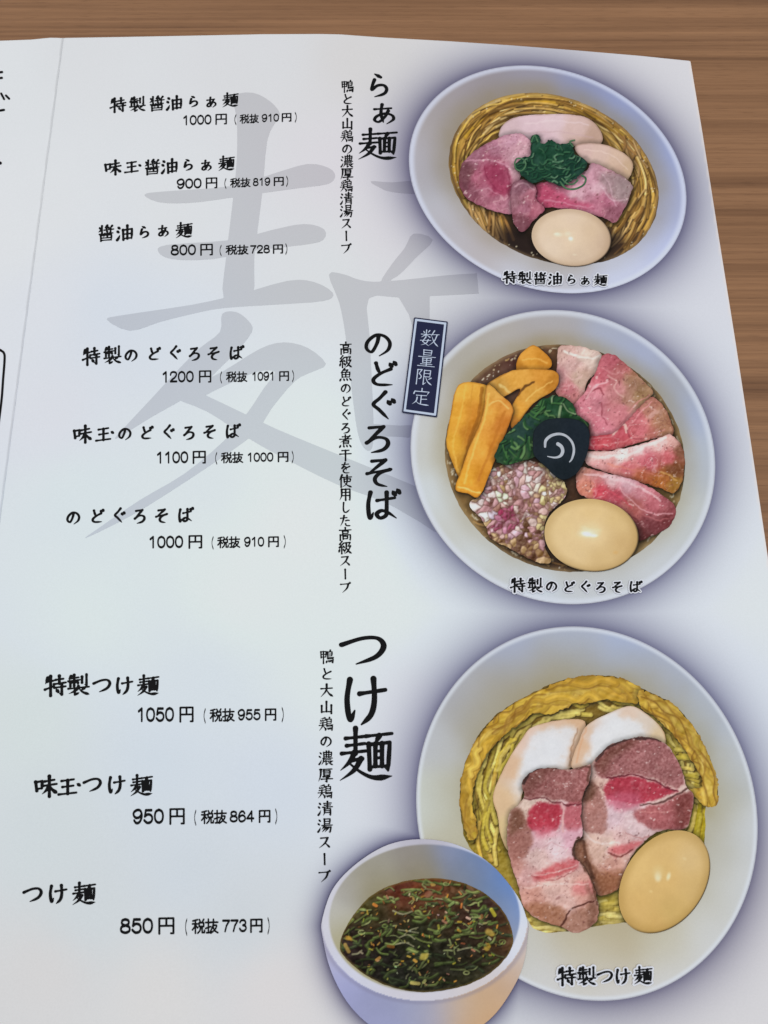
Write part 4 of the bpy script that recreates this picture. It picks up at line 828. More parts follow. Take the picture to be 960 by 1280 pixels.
food('pork_slice', bowl, k3([(498, 392), (560, 388), (640, 372), (700, 350), (716, 347), (740, 372), (750, 400), (748, 448), (728, 492), (692, 482), (640, 466), (600, 456), (560, 442), (512, 424)]), 8,
     [(745, 570, (214, 176, 170)), (775, 570, (222, 196, 192)), (800, 560, (220, 190, 188)), (825, 552, (216, 172, 168)), (840, 550, (204, 158, 150)), (750, 580, (204, 144, 142)), (785, 585, (190, 102, 106)), (810, 575, (188, 92, 102)), (835, 570, (172, 84, 88)), (850, 565, (116, 74, 54)), (800, 598, (168, 90, 62)), (825, 600, (164, 96, 46)), (845, 590, (116, 70, 44)), (845, 605, (150, 106, 48)), (770, 590, (196, 120, 116))],
     [(k3([(510, 400), (560, 402), (610, 398), (660, 375), (705, 355)]), 2.0, (228, 208, 204), .7), (k3([(600, 420), (650, 400), (720, 390)]), .9, (208, 122, 128), .5), (k3([(690, 440), (710, 450), (730, 465)]), 1.0, (206, 160, 92), .7), (k3([(560, 420), (620, 432), (690, 452)]), 1.0, (200, 120, 100), .5)], edge=(2.2, (82, 36, 28), .7), grain=(2.2, 9), label='slice with a white fat stripe')
food('pork_slice', bowl, k3([(480, 456), (486, 434), (504, 430), (560, 445), (630, 462), (692, 497), (730, 532), (716, 572), (690, 590), (664, 602), (634, 612), (624, 572), (580, 532), (520, 512), (486, 492)]), 9,
     [(728, 590, (186, 128, 114)), (745, 595, (190, 128, 124)), (765, 598, (214, 176, 178)), (785, 605, (206, 160, 168)), (735, 612, (190, 120, 100)), (750, 612, (182, 66, 78)), (770, 620, (178, 78, 90)), (800, 615, (190, 122, 130)), (820, 630, (176, 98, 106)), (835, 640, (150, 80, 84)), (790, 635, (164, 90, 86)), (815, 655, (112, 54, 58)), (805, 670, (92, 46, 46)), (835, 650, (112, 54, 56))],
     [(k3([(500, 448), (560, 456), (630, 476), (690, 512)]), 1.4, (222, 190, 192), .6), (k3([(520, 480), (570, 490), (620, 530)]), 1.2, (200, 76, 90), .5), (k3([(590, 478), (610, 505), (640, 530), (680, 545), (720, 545)]), .8, (222, 170, 174), .7), (k3([(610, 545), (640, 570), (650, 600)]), .9, (102, 44, 46), .6), (k3([(640, 545), (690, 560), (710, 560)]), .8, (180, 104, 106), .6)], edge=(2.2, (66, 30, 30), .7), grain=(2.2, 10), label='streaky slice above the egg')
def spin(c, x, y, d):
    rd = random.Random(21)
    for k in range(105):
        a, b = rd.uniform(625, 735), rd.uniform(495, 585); t = rd.uniform(0, 6.28); L = rd.uniform(4, 10); bend = rd.uniform(-4, 4)
        pts = [(a - L * math.cos(t), b - L * math.sin(t)), (a + bend * math.sin(t), b - bend * math.cos(t)), (a + L * math.cos(t), b + L * math.sin(t))]
        f = rd.random()
        stroke(c, x, y, [(p + 1, q + 1) for p, q in pts], 1.2, (12, 24, 18), .8, .6)
        stroke(c, x, y, pts, rd.uniform(.6, 1.6), (36, 74, 42) if f < .45 else ((68, 112, 60) if f < .75 else ((104, 140, 84) if f < .9 else (146, 168, 124))), .7, .8)
    return c
food('spinach', bowl, k3([(372, 282), (398, 258), (440, 252), (470, 270), (482, 296), (512, 322), (506, 352), (470, 372), (420, 384), (384, 402), (350, 412), (304, 424), (276, 404), (300, 352), (330, 322), (350, 302)]), 10,
     [(640, 560, (34, 62, 48)), (680, 510, (36, 70, 46)), (710, 520, (34, 68, 40)), (660, 540, (34, 58, 52)), (650, 575, (60, 84, 52))], after=spin, edge=(1.6, (20, 34, 26), .6), rough=2.0)
nori = food('seaweed_disc', bowl, k3([(372, 352), (380, 330), (402, 312), (440, 306), (480, 310), (504, 324), (513, 346), (511, 376), (504, 404), (488, 436), (470, 452), (448, 460), (428, 452), (404, 428), (386, 412), (373, 394)]), 11,
     [(680, 540, (27, 35, 41)), (700, 560, (28, 36, 44)), (720, 550, (26, 34, 42)), (705, 590, (22, 30, 36))], grain=(2.5, 3), mottle=(8, 3), edge=(1.5, (14, 18, 22), .6), rough=.5)
SW = [(k3(catmull([(402, 378), (404, 362), (418, 350), (438, 346), (456, 352), (470, 368), (474, 388), (469, 408), (463, 416)], n=5)), [0.6, 3.0, 1.4]), (k3(catmull([(434, 371), (443, 378), (446, 390), (440, 401), (426, 405), (408, 402)], n=5)), [2.2, 2.0, .5])]
SW = [(P, list(np.interp(np.linspace(0, 1, len(P)), np.linspace(0, 1, len(r)), r))) for P, r in SW]
SW[0] = (SW[0][0], list(np.interp(np.linspace(0, 1, len(SW[0][0])), [0, .15, .5, .8, 1], [1.3, 1.9, 1.4, 1.5, .6])))
region('swirl', (675, 538, 722, 582), .6, lambda x, y: np.minimum.reduce([seg_dist(x, y, P, r) for P, r in SW]), lambda x, y: np.tile([[168., 172., 180.]], (len(x), 1)) + 18 * fbm(x, y, 5, 2)[:, None], 12, bowl)
def onion_paint(x, y):
    rd = np.random.RandomState(5); n = 300
    sx = rd.uniform(598, 710, n); sy = rd.uniform(572, 700, n)
    pal = np.array([(222, 204, 200), (232, 224, 214), (206, 164, 172), (204, 168, 160), (196, 150, 152), (214, 188, 180), (186, 140, 136), (216, 202, 186), (178, 130, 130), (200, 166, 134), (204, 166, 176), (190, 160, 116), (150, 106, 92)])
    pc = pal[rd.randint(0, len(pal), n)].astype(float)
    pc[(sx > 676) & (rd.rand(n) < .5)] = (196, 178, 128)
    low = sy > 664 + (rd.rand(n) - .5) * 44; pc[low] = np.array([(142, 108, 72), (104, 74, 52), (178, 146, 106)])[rd.randint(0, 3, low.sum())]
    pur = np.hypot((sx - 632) / 20, (sy - 650) / 18) < .95; pc[pur] = np.array([(164, 82, 108), (190, 128, 150), (150, 52, 82)])[rd.randint(0, 3, pur.sum())]
    pc[np.hypot(sx - 629, sy - 621) < 5] = (206, 212, 184); pc[np.hypot(sx - 614, sy - 648) < 6] = (200, 184, 196)
    st = rd.uniform(.55, 1.7, n); an = rd.uniform(0, 3.14, n); ca_, sa_ = np.cos(an), np.sin(an)
    out = np.zeros((len(x), 3))
    for a in range(0, len(x), 4000):
        dx = x[a:a + 4000, None] - sx; dy = y[a:a + 4000, None] - sy
        u = (dx * ca_ + dy * sa_) * st; v = (-dx * sa_ + dy * ca_) / st
        wob = 3 * fbm(x[a:a + 4000], y[a:a + 4000], 4, 91)[:, None]; d = np.sqrt((u + wob) ** 2 + (v - wob) ** 2); i = np.argpartition(d, 1, axis=1)[:, :2]
        r = np.arange(len(d)); d0, d1 = d[r, i[:, 0]], d[r, i[:, 1]]; sw = d0 > d1; j = np.where(sw, i[:, 1], i[:, 0]); gap = np.abs(d1 - d0)
        c = pc[j] * (.86 + .14 * sstep(0, 4, gap))[:, None] + (7 * (-(dx[r, j]) - dy[r, j]))[:, None].clip(-20, 20) * 1.0
        out[a:a + 4000] = mix(c, sstep(2.2, .1, gap) * .62, (104, 66, 58))
    return out + 10 * fbm(x, y, 2.5, 7)[:, None] + emb(x, y, 4, 71, 60)[:, None]
ONI = catmull(k3([(258, 446), (300, 422), (340, 412), (384, 416), (430, 446), (452, 470), (454, 502), (414, 540), (402, 580), (404, 632), (418, 664), (388, 668), (340, 646), (300, 624), (268, 608), (246, 562), (212, 520), (246, 494)]), True, 5)
region('diced_onion', bounds(ONI, 3), 1.0, lambda x, y: poly_sdf(x, y, ONI) + 3 * fbm(x, y, 6, 4), onion_paint, 6, bowl)
egg(bowl, 739, 669.5, 58.8, 45.5, 180, 13, [(705, 650, (196, 166, 114)), (739, 640, (196, 164, 110)), (770, 650, (190, 158, 104)), (739, 665, (206, 178, 130)), (720, 690, (196, 166, 116)), (750, 700, (186, 154, 102)), (780, 680, (180, 146, 94))],
    [(735, 667, 10, 4.5, 0, (226, 218, 196), .75), (731, 661, 5, 2.4, 20, (222, 206, 170), .6), (746, 663, 5, 2, 0, (220, 206, 164), .5), (733, 668, 5.5, 2.4, 10, (244, 242, 234), .9), (742, 670, 4, 1.8, 0, (240, 236, 224), .8), (769, 691, 3, 2, 0, (206, 162, 100), .6)], (146, 112, 58))
caption(bowl, '特製のどぐろそば', [(647, 732), (668.8, 732), (689, 733), (710.5, 733.8), (730.5, 734), (750.5, 734.5), (771, 734.5), (793.8, 733.8)], 19, 18, .01)

flush()
# ---- limited-quantity badge
BO = [(517.5, 397.5), (559.7, 402.9), (546.2, 522.4), (502.5, 516.3)]
def inset(P, d):
    c = np.mean(P, 0); out = []
    for i in range(4):
        p, a, b = np.array(P[i]), np.array(P[i - 1]), np.array(P[(i + 1) % 4])
        out.append(tuple(p + d * ((a - p) / np.linalg.norm(a - p) + (b - p) / np.linalg.norm(b - p))))
    return out
badge = printed('badge', bounds(BO, 2), 1.5, lambda x, y: poly_sdf(x, y, BO), None, 15, menu, 'narrow navy badge reading 数量限定', M_NAVY)
b1, b2 = inset(BO, 1.6), inset(BO, 4.3)
printed('badge_border', bounds(BO, 2), .8, lambda x, y: np.maximum(poly_sdf(x, y, b1), -poly_sdf(x, y, b2)), None, 16, badge, None, M_BADGE)
lettering('badge_lettering', '数量限定', [(537, 424, 23.5, 21, .115), (533.6, 448.5, 22.5, 22, .115), (529.6, 472.2, 22, 21, .115), (526.4, 497, 22.5, 22, .115)], 16, badge, None, wt=3.2, px=.42, mat=M_BADGE)

# ---- third bowl: cold noodles
k4 = K(480, 760, 2)
NEST_CORE = k4([(195, 440), (240, 325), (355, 222), (470, 178), (600, 180), (725, 244), (820, 390), (810, 560), (780, 700), (640, 770), (432, 805), (340, 740), (240, 600)])
bowl = region('dish_photo', R3.box, 1.7, lambda x, y: (R3(x, y) - 1) * R3.m,
    wall(R3, .8, [(525, 1000, (196, 202, 200)), (540, 930, (178, 180, 186)), (550, 1000, (178, 176, 162)), (580, 870, (164, 166, 178)), (600, 890, (158, 152, 138)), (640, 820, (158, 165, 188)), (720, 795, (166, 174, 196)), (720, 820, (156, 160, 172)), (700, 845, (156, 148, 130)), (640, 860, (156, 148, 132)), (790, 810, (160, 172, 204)), (830, 850, (162, 170, 192)), (800, 860, (158, 152, 140)), (870, 900, (168, 176, 194)), (850, 920, (160, 158, 146)), (915, 960, (182, 188, 200)),
                  (895, 980, (170, 170, 164)), (935, 1040, (194, 198, 206)), (905, 1050, (180, 178, 170)), (930, 1120, (196, 198, 202)), (895, 1120, (188, 186, 178)), (890, 1180, (196, 196, 196)), (840, 1225, (198, 197, 197)), (760, 1240, (198, 196, 196)), (690, 1220, (198, 197, 198)), (660, 1185, (190, 188, 182)), (720, 1180, (182, 172, 150)), (770, 1180, (178, 166, 140)), (830, 1180, (186, 180, 162)), (560, 1060, (180, 176, 158)), (740, 1205, (190, 184, 170)), (890, 1000, (172, 168, 150))], (206, 210, 218), .022, inner=lambda x, y: .70 * np.exp(-np.maximum(poly_sdf(x, y, NEST_CORE), 0) / 24.0), tint=(150, 138, 104)),
    3, menu, 'printed photo of cold dipping noodles with chicken, pork slices and an egg')
NEST = catmull(k4([(191, 480), (198, 405), (232, 325), (288, 262), (360, 218), (455, 178), (540, 169), (600, 178), (645, 202), (722, 240), (782, 312), (818, 385), (833, 440), (830, 489), (806, 497), (802, 560), (790, 640), (720, 720), (640, 775), (560, 790), (500, 800), (432, 810), (372, 800), (330, 720), (262, 640), (206, 585)]), True, 5)
def nest_paint(x, y):
    rnd = random.Random(31)
    NR = ell(733, 990, 153, 146, 700)
    th = np.arctan2(y - 990, x - 733); r = NR(x, y)
    c = gk(x, y, [(600, 950, (118, 94, 34)), (700, 880, (122, 96, 40)), (850, 950, (116, 90, 38)), (880, 1040, (160, 138, 36)), (760, 1150, (164, 144, 62)), (660, 1160, (158, 130, 62)), (600, 1050, (140, 118, 40)), (640, 1120, (150, 128, 50))], 40)
    c = c + 24 * fbm(th * 45, r * 150, 7, 8)[:, None]
    pal = [(200, 178, 84), (188, 166, 66), (210, 190, 104), (178, 154, 62), (194, 170, 88)]
    def side(rd):            # thick noodles running along the rim
        t = rd.uniform(2.45, 6.9); q = rd.uniform(.66, .9); return arc(NR, q, t, t + rd.uniform(.25, .7), .02, rd)
    c = strands(c, x, y, rnd, 85, side, pal, 1.7, 3.0, (58, 40, 14), .95)
    def left(rd):
        a, b = rd.uniform(586, 622), rd.uniform(950, 1050); return [(a, b), (a - 5 + rd.uniform(-3, 3), b + 22), (a + rd.uniform(-3, 5), b + 44)]
    c = strands(c, x, y, rnd, 26, left, pal + [(196, 160, 70)], 1.8, 3.2, (56, 36, 14), .95)
    def right(rd):
        a, b = rd.uniform(838, 868), rd.uniform(930, 1000); t = rd.uniform(-.3, .5)
        return [(a, b), (a + 12, b + 12 * t), (a + 24, b + 28 * t + 3)]
    c = strands(c, x, y, rnd, 22, right, pal, 1.8, 3.0, (48, 34, 12), .95)
    def low(rd):
        a, b = rd.uniform(650, 800), rd.uniform(1130, 1165); return [(a, b), (a + 22, b + rd.uniform(-3, 3)), (a + 46, b + rd.uniform(-6, 2))]
    c = strands(c, x, y, rnd, 40, low, [(192, 172, 90), (180, 158, 74), (202, 184, 112)], 2.0, 3.4, (92, 72, 26), .9)
    def under(rd):
        a, b = rd.uniform(872, 884), rd.uniform(1000, 1030); return [(a, b), (a - 4, b + 24), (a - 8, b + 50)]
    c = strands(c, x, y, rnd, 9, under, [(170, 150, 34), (184, 164, 54), (156, 134, 28)], 2.2, 3.4, (84, 66, 14), .9)
    c = c + emb(x, y, 4, 61, 44)[:, None] + 8 * fbm(x, y, 2, 12, 2)[:, None]
    return c
region('noodles', bounds(NEST, 3), 1.15, lambda x, y: poly_sdf(x, y, NEST) + 3.4 * fbm(x, y, 9, 6), nest_paint, 4, bowl)
def fold_after(seed, t0, t1, q0, q1):
    def f(c, x, y, d):
        rd = random.Random(seed); NR = ell(735, 1000, 157, 152, 600)
        g = lambda r_: (lambda t, q: arc(NR, q, t, t + r_.uniform(.2, .6), .035, r_))(r_.uniform(t0, t1), r_.uniform(q0, q1))
        c = strands(c, x, y, rd, 34, g, [(196, 154, 62), (184, 142, 52), (206, 168, 80), (174, 132, 50), (192, 156, 66)], 2.2, 5.6, (124, 84, 34), .7)
        c = strands(c, x, y, rd, 12, g, [(128, 86, 34), (146, 104, 42)], .4, .8, (128, 86, 34), .6)
        return c * np.array([.99, 1.02, .98]) + emb(x, y, 9, seed, 46, 2)[:, None] + 9 * fbm(x, y, 3, seed + 1, 2)[:, None]
    return f
GOLD = [(600, 1000, (184, 150, 58)), (598, 960, (190, 150, 54)), (612, 925, (180, 136, 50)), (640, 895, (196, 152, 58)), (665, 878, (204, 164, 66)), (695, 862, (196, 152, 60)), (720, 852, (208, 172, 86)), (735, 862, (180, 140, 56)), (760, 850, (200, 156, 66)), (780, 865, (176, 134, 58)), (800, 872, (198, 158, 72))]
tang = lambda a, b: math.atan2(b - 1000, a - 735) + math.pi / 2
FC = [(112, 72, 26), (134, 92, 34), (222, 188, 104), (216, 178, 90), (148, 104, 40), (226, 196, 124)]
food('noodle_fold', bowl, k4([(190, 480), (198, 404), (230, 330), (258, 292), (300, 254), (360, 220), (430, 188), (470, 174), (540, 169), (600, 178), (642, 203), (636, 238), (600, 236), (560, 230), (520, 236), (478, 240), (440, 256), (410, 268), (380, 262), (344, 284), (306, 314), (276, 344), (250, 376), (230, 424), (220, 470), (226, 520), (232, 570), (212, 580), (198, 530)]), 4.5,
     GOLD, folds(3, 50, (575, 845, 800, 1050), tang, FC), mottle=(9, 22), grain=(2.2, 8), edge=(1.8, (96, 62, 24), .5), rough=2.4, after=fold_after(5, 2.6, 5.2, .84, 1.04), label='broad folded band of noodles along the rim')
food('noodle_fold', bowl, k4([(636, 204), (680, 220), (722, 240), (756, 274), (784, 314), (804, 352), (820, 388), (834, 440), (831, 488), (806, 496), (772, 470), (762, 452), (796, 446), (782, 404), (760, 366), (736, 336), (706, 300), (670, 268), (640, 246)]), 4.6,
     [(805, 870, (188, 146, 62)), (835, 885, (182, 140, 58)), (860, 910, (186, 148, 62)), (880, 945, (190, 154, 70)), (890, 985, (198, 162, 74)), (885, 1000, (190, 152, 64))], folds(8, 36, (800, 860, 900, 1010), tang, FC), mottle=(9, 20), grain=(2.2, 8), edge=(1.8, (100, 66, 26), .5), rough=2.4, after=fold_after(9, 4.9, 6.4, .84, 1.04), label='narrow folded band beside the plate rim')
food('chicken_slice', bowl, k4([(272, 472), (290, 420), (322, 360), (346, 325), (370, 298), (440, 280), (502, 284), (486, 340), (468, 398), (420, 410), (380, 420), (350, 450), (338, 500), (322, 540), (312, 606), (292, 570), (284, 520)]), 5,
     [(625, 1000, (208, 176, 140)), (640, 960, (206, 172, 142)), (655, 925, (212, 184, 168)), (690, 905, (206, 176, 152)), (720, 908, (202, 166, 134)), (715, 950, (198, 156, 124)), (690, 935, (214, 212, 214)), (670, 955, (212, 210, 212)), (655, 980, (212, 200, 192)), (630, 1040, (204, 178, 132)), (700, 960, (206, 190, 180))],
     [(k4([(485, 300), (470, 350), (462, 396)]), 1.0, (150, 112, 84), .6)], patches=[(k4([(362, 332), (378, 312), (440, 296), (482, 300), (466, 345), (456, 392), (420, 398), (380, 405), (352, 430), (334, 442), (342, 390)]), (212, 211, 214), .9, 3, 3)], edge=(2.2, (170, 126, 86), .7), grain=(3, 2.5), mottle=(14, 4), rough=.4, label='white slice on the nest')
food('chicken_slice', bowl, k4([(468, 398), (488, 330), (508, 292), (560, 264), (615, 245), (660, 268), (699, 310), (696, 348), (640, 330), (600, 345), (560, 380), (520, 402)]), 6,
     [(725, 930, (206, 170, 140)), (735, 950, (208, 176, 150)), (745, 920, (212, 204, 204)), (770, 905, (214, 212, 214)), (785, 895, (210, 186, 168)), (800, 910, (206, 190, 176)), (825, 925, (204, 180, 146)), (760, 935, (214, 212, 212)), (735, 915, (206, 180, 160)), (790, 915, (212, 204, 196))],
     [(k4([(505, 300), (490, 345), (480, 385)]), 1.2, (204, 150, 112), .5)], patches=[(k4([(518, 350), (522, 314), (560, 286), (610, 276), (640, 290), (650, 312), (600, 332), (560, 347), (525, 388), (498, 386)]), (213, 212, 214), .9, 3, 3)], edge=(2.2, (164, 122, 84), .7), grain=(3, 2.5), mottle=(14, 4), rough=.4, label='white slice beside the noodle rim')
BR = (96, 54, 42)
FAT = (206, 172, 172)
food('pork_slice', bowl, k4([(514, 398), (530, 376), (560, 346), (598, 330), (650, 322), (702, 338), (738, 390), (756, 445), (772, 468), (766, 522), (750, 552), (692, 556), (650, 584), (612, 630), (596, 690), (556, 716), (526, 712), (496, 670), (474, 628), (468, 590), (484, 556), (492, 470), (512, 432)]), 7,
     [(750, 960, (204, 172, 164)), (770, 1020, (208, 178, 184)), (790, 1035, (210, 182, 184)), (780, 1048, (204, 166, 162)), (760, 1060, (206, 176, 164)), (750, 1065, (204, 168, 152)), (765, 1080, (200, 150, 136)), (845, 978, (206, 176, 166)), (740, 985, (200, 164, 150)), (765, 1100, (170, 118, 92))],
     [(k4([(556, 424), (610, 416), (660, 426), (700, 446), (734, 458)]), 1.1, (96, 26, 38), .9), (k4([(640, 492), (690, 485), (735, 466), (760, 452)]), 1.2, (66, 32, 30), .75), (k4([(632, 508), (680, 512), (720, 505)]), .8, (206, 140, 134), .5), (k4([(560, 614), (590, 622), (622, 606)]), .9, (112, 50, 48), .85),
      (k4([(498, 556), (530, 586), (590, 588)]), 1.1, (224, 200, 194), .6), (k4([(528, 380), (556, 350), (600, 332), (650, 326), (690, 334)]), 1.7, (50, 32, 30), .8), (k4([(494, 565), (503, 620), (524, 676)]), 1.9, (88, 54, 40), .85), (k4([(600, 560), (640, 575), (660, 570)]), .8, (170, 110, 108), .6), (k4([(540, 640), (560, 660), (590, 665)]), .8, (168, 110, 96), .6)],
     [(540, 0, 1, 1, 0, (0, 0, 0), 0, .5)],
     [(k4([(526, 386), (560, 347), (600, 331), (650, 323), (702, 339), (738, 390), (750, 432), (734, 450), (690, 434), (640, 417), (580, 416), (545, 424)]), (146, 90, 90), .95, 1.3, 30), (k4([(526, 390), (560, 350), (600, 334), (640, 330), (600, 356), (570, 380), (548, 410)]), (108, 66, 56), .8, 4, 26),
      (k4([(552, 442), (580, 422), (640, 425), (700, 446), (736, 459), (690, 473), (640, 489), (598, 486), (560, 474)]), (162, 48, 64), .95, 1.2, 14), (k4([(560, 470), (600, 462), (640, 470), (634, 500), (590, 506), (566, 494)]), (188, 92, 112), .75, 3, 10),
      (k4([(626, 512), (690, 487), (750, 466), (772, 468), (766, 522), (750, 552), (692, 556), (650, 545), (632, 530)]), (158, 84, 86), .92, 1.6, 20), (k4([(736, 474), (772, 466), (767, 522), (752, 550), (730, 545), (726, 505)]), (98, 48, 44), .8, 4, 18),
      (k4([(494, 432), (520, 430), (546, 470), (560, 520), (552, 560), (510, 560), (490, 545), (492, 470)]), (158, 108, 100), .93, 1.4, 18), (k4([(494, 434), (518, 430), (528, 450), (518, 480), (496, 480)]), (92, 60, 46), .85, 3, 18),
      (k4([(562, 600), (600, 592), (644, 580), (622, 606), (590, 620), (566, 615)]), (184, 86, 90), .85, 2, 12), (k4([(476, 566), (500, 580), (520, 640), (566, 708), (526, 712), (496, 672), (470, 612)]), (118, 76, 56), .9, 2.4, 22), (k4([(530, 668), (596, 660), (596, 692), (552, 706)]), (138, 88, 62), .85, 4, 18)],
     edge=(2.2, BR, .6), grain=(2.2, 9), label='two-lobed slice beside the egg')
food('pork_slice', bowl, k4([(344, 440), (360, 415), (400, 400), (460, 404), (496, 396), (516, 392), (512, 430), (496, 468), (492, 520), (496, 568), (476, 585), (474, 620), (494, 640), (518, 680), (534, 738), (528, 785), (480, 812), (440, 795), (390, 780), (348, 745), (334, 690), (318, 640), (307, 580), (314, 512), (336, 492), (350, 470)]), 8,
     [(660, 990, (206, 180, 168)), (652, 1010, (204, 178, 164)), (670, 1050, (202, 164, 168)), (695, 1055, (210, 182, 186)), (715, 1045, (200, 154, 162)), (670, 1075, (206, 174, 168)), (660, 1095, (200, 154, 150)), (690, 1105, (208, 170, 160)), (700, 1120, (206, 166, 156)), (665, 1120, (186, 134, 120)), (735, 1115, (190, 140, 128)), (645, 1085, (180, 130, 120))],
     [(k4([(350, 476), (400, 476), (440, 490), (492, 490)]), 1.0, (92, 30, 38), .8), (k4([(446, 492), (448, 530), (446, 556)]), 1.2, (208, 160, 158), .9), (k4([(372, 668), (430, 660), (480, 642)]), .8, (220, 186, 180), .6), (k4([(370, 668), (420, 680), (474, 658)]), .7, (140, 60, 62), .6), (k4([(522, 734), (470, 752), (446, 792)]), 1.2, (74, 36, 28), .9),
      (k4([(350, 700), (420, 690), (510, 690)]), 1.0, (220, 190, 182), .5), (k4([(488, 574), (474, 600), (478, 626)]), 1.9, (62, 36, 28), .85), (k4([(494, 638), (518, 680), (534, 742)]), 1.8, (86, 54, 40), .8), (k4([(346, 440), (362, 414), (400, 400), (440, 402)]), 1.9, (48, 30, 28), .85), (k4([(480, 402), (512, 396), (508, 430)]), 1.8, (80, 52, 42), .7), (k4([(396, 600), (420, 590), (450, 596)]), .7, (180, 130, 136), .5), (k4([(352, 780), (400, 790), (440, 800)]), 1.4, (92, 58, 38), .7)],
     [(540, 0, 1, 1, 0, (0, 0, 0), 0, .5)],
     [(k4([(345, 440), (360, 415), (400, 401), (460, 405), (515, 393), (510, 430), (493, 488), (450, 484), (400, 473), (350, 472)]), (142, 86, 84), .95, 1.3, 30), (k4([(345, 440), (362, 416), (400, 402), (430, 404), (400, 424), (372, 450), (350, 466)]), (112, 70, 62), .75, 4, 26),
      (k4([(364, 502), (386, 488), (430, 488), (444, 502), (440, 542), (414, 560), (380, 560), (354, 540)]), (164, 44, 60), .93, 1.6, 12), (k4([(452, 492), (493, 491), (492, 546), (466, 556), (450, 545)]), (170, 84, 92), .88, 1.6, 12), (k4([(375, 548), (430, 552), (418, 572), (380, 572)]), (196, 116, 130), .6, 3, 8),
      (k4([(317, 512), (338, 510), (366, 560), (372, 592), (340, 630), (322, 634), (307, 580)]), (152, 100, 90), .93, 1.6, 16), (k4([(316, 512), (338, 508), (352, 540), (330, 560), (312, 560)]), (104, 68, 52), .8, 3, 16),
      (k4([(374, 668), (430, 640), (482, 626), (480, 650), (420, 676), (380, 680)]), (182, 78, 82), .85, 2.2, 12), (k4([(470, 692), (522, 680), (530, 714), (480, 716)]), (194, 116, 114), .8, 2.5, 12), (k4([(440, 560), (490, 556), (486, 590), (455, 600)]), (204, 156, 170), .6, 3, 8),
      (k4([(346, 750), (400, 736), (452, 758), (444, 800), (390, 784)]), (152, 100, 74), .85, 2.6, 18), (k4([(455, 776), (520, 736), (535, 758), (522, 792), (480, 812), (446, 796)]), (160, 114, 96), .85, 1.6, 18), (k4([(505, 690), (534, 738), (526, 790), (508, 800), (512, 740)]), (104, 68, 54), .6, 3, 16)],
     edge=(2.4, BR, .6), grain=(2.2, 9), label='long slice with a red centre')
egg(bowl, 830, 1102, 57.2, 64.3, -1120, 11, [(800, 1085, (196, 160, 98)), (830, 1060, (190, 154, 94)), (860, 1075, (190, 158, 104)), (830, 1095, (192, 154, 92)), (800, 1130, (188, 150, 88)), (840, 1140, (180, 146, 84)), (870, 1110, (182, 148, 90)), (820, 1155, (184, 146, 84))],
    [(822, 1095, 3.6, 5.4, 0, (236, 234, 212), .95), (822, 1090, 6, 7, 0, (222, 208, 164), .4), (835, 1095, 2.2, 4.4, 15, (230, 226, 196), .9), (855, 1073, 2.5, 1.6, 30, (216, 190, 140), .7), (813, 1114, 2, 1.6, 0, (220, 190, 130), .7), (826, 1090, 12, 10, 0, (204, 172, 112), .5)], (138, 104, 44))
caption(bowl, '特製つけ麺', [(707.5, 1220), (733, 1219.5), (755.6, 1219.5), (778, 1220), (803, 1218.5)], 23.5, 23, -.01)

flush()
# ---- dipping broth cup
k5 = K(380, 1020, 3)
def cup_paint(x, y):
    c = gk(x, y, [(410, 1190, (176, 172, 190)), (420, 1220, (160, 162, 200)), (440, 1240, (150, 152, 190)), (470, 1255, (138, 140, 168)), (470, 1275, (150, 152, 188)), (520, 1262, (146, 150, 178)), (540, 1275, (160, 156, 172)), (570, 1260, (178, 166, 164)), (590, 1268, (196, 160, 122)), (610, 1245, (190, 156, 122)), (630, 1225, (186, 158, 138)), (650, 1190, (192, 178, 172)), (600, 1290, (190, 150, 112)), (480, 1300, (150, 152, 186)), (400, 1150, (190, 186, 196))], 22)
    r = R4(x, y); ri = R4i(x, y)
    rimc = idw(x, y, [(405, 1150, (196, 194, 204)), (470, 1070, (190, 188, 196)), (530, 1050, (176, 172, 184)), (600, 1070, (182, 186, 206)), (650, 1130, (198, 204, 222)), (655, 1170, (204, 206, 218)), (600, 1230, (198, 190, 192)), (520, 1245, (196, 192, 202)), (440, 1210, (196, 196, 210))], 3, 80)
    inside = (r < 1.0)
    c = np.where(inside[:, None], rimc, c)
    c = mix(c, sstep(1.0, 1.015, r) * sstep(1.07, 1.02, r) * .35, (120, 116, 140))
    ic = gk(x, y, [(414, 1150, (178, 176, 172)), (425, 1170, (160, 152, 118)), (440, 1110, (160, 156, 150)), (470, 1090, (150, 146, 138)), (520, 1070, (138, 132, 128)), (560, 1068, (126, 134, 164)), (600, 1078, (98, 124, 178)), (630, 1105, (92, 126, 190)), (645, 1140, (112, 140, 196)), (635, 1160, (140, 144, 160)), (610, 1115, (108, 124, 152)), (580, 1095, (122, 122, 124)), (530, 1090, (132, 122, 96)), (470, 1110, (136, 126, 92)), (620, 1135, (120, 126, 140)), (590, 1085, (116, 126, 150))], 17)
    m = sstep(1.012, .985, ri)
    c = mix(c, m, [0, 0, 0]) + ic * m[:, None]
    return c + 5 * fbm(x, y, 12, 4)[:, None]
cup = region('dish_photo', bounds(CUP, 3), 1.3, lambda x, y: poly_sdf(x, y, CUP), cup_paint, 14, menu, 'printed photo of a small cup of dark dipping broth')
SOUP = catmull(k5([(135, 480), (150, 430), (200, 350), (270, 285), (370, 245), (480, 232), (590, 248), (680, 290), (750, 360), (782, 440), (778, 490), (748, 540), (690, 592), (600, 635), (500, 655), (420, 657), (330, 640), (240, 600), (175, 550), (142, 512)]), True, 5)
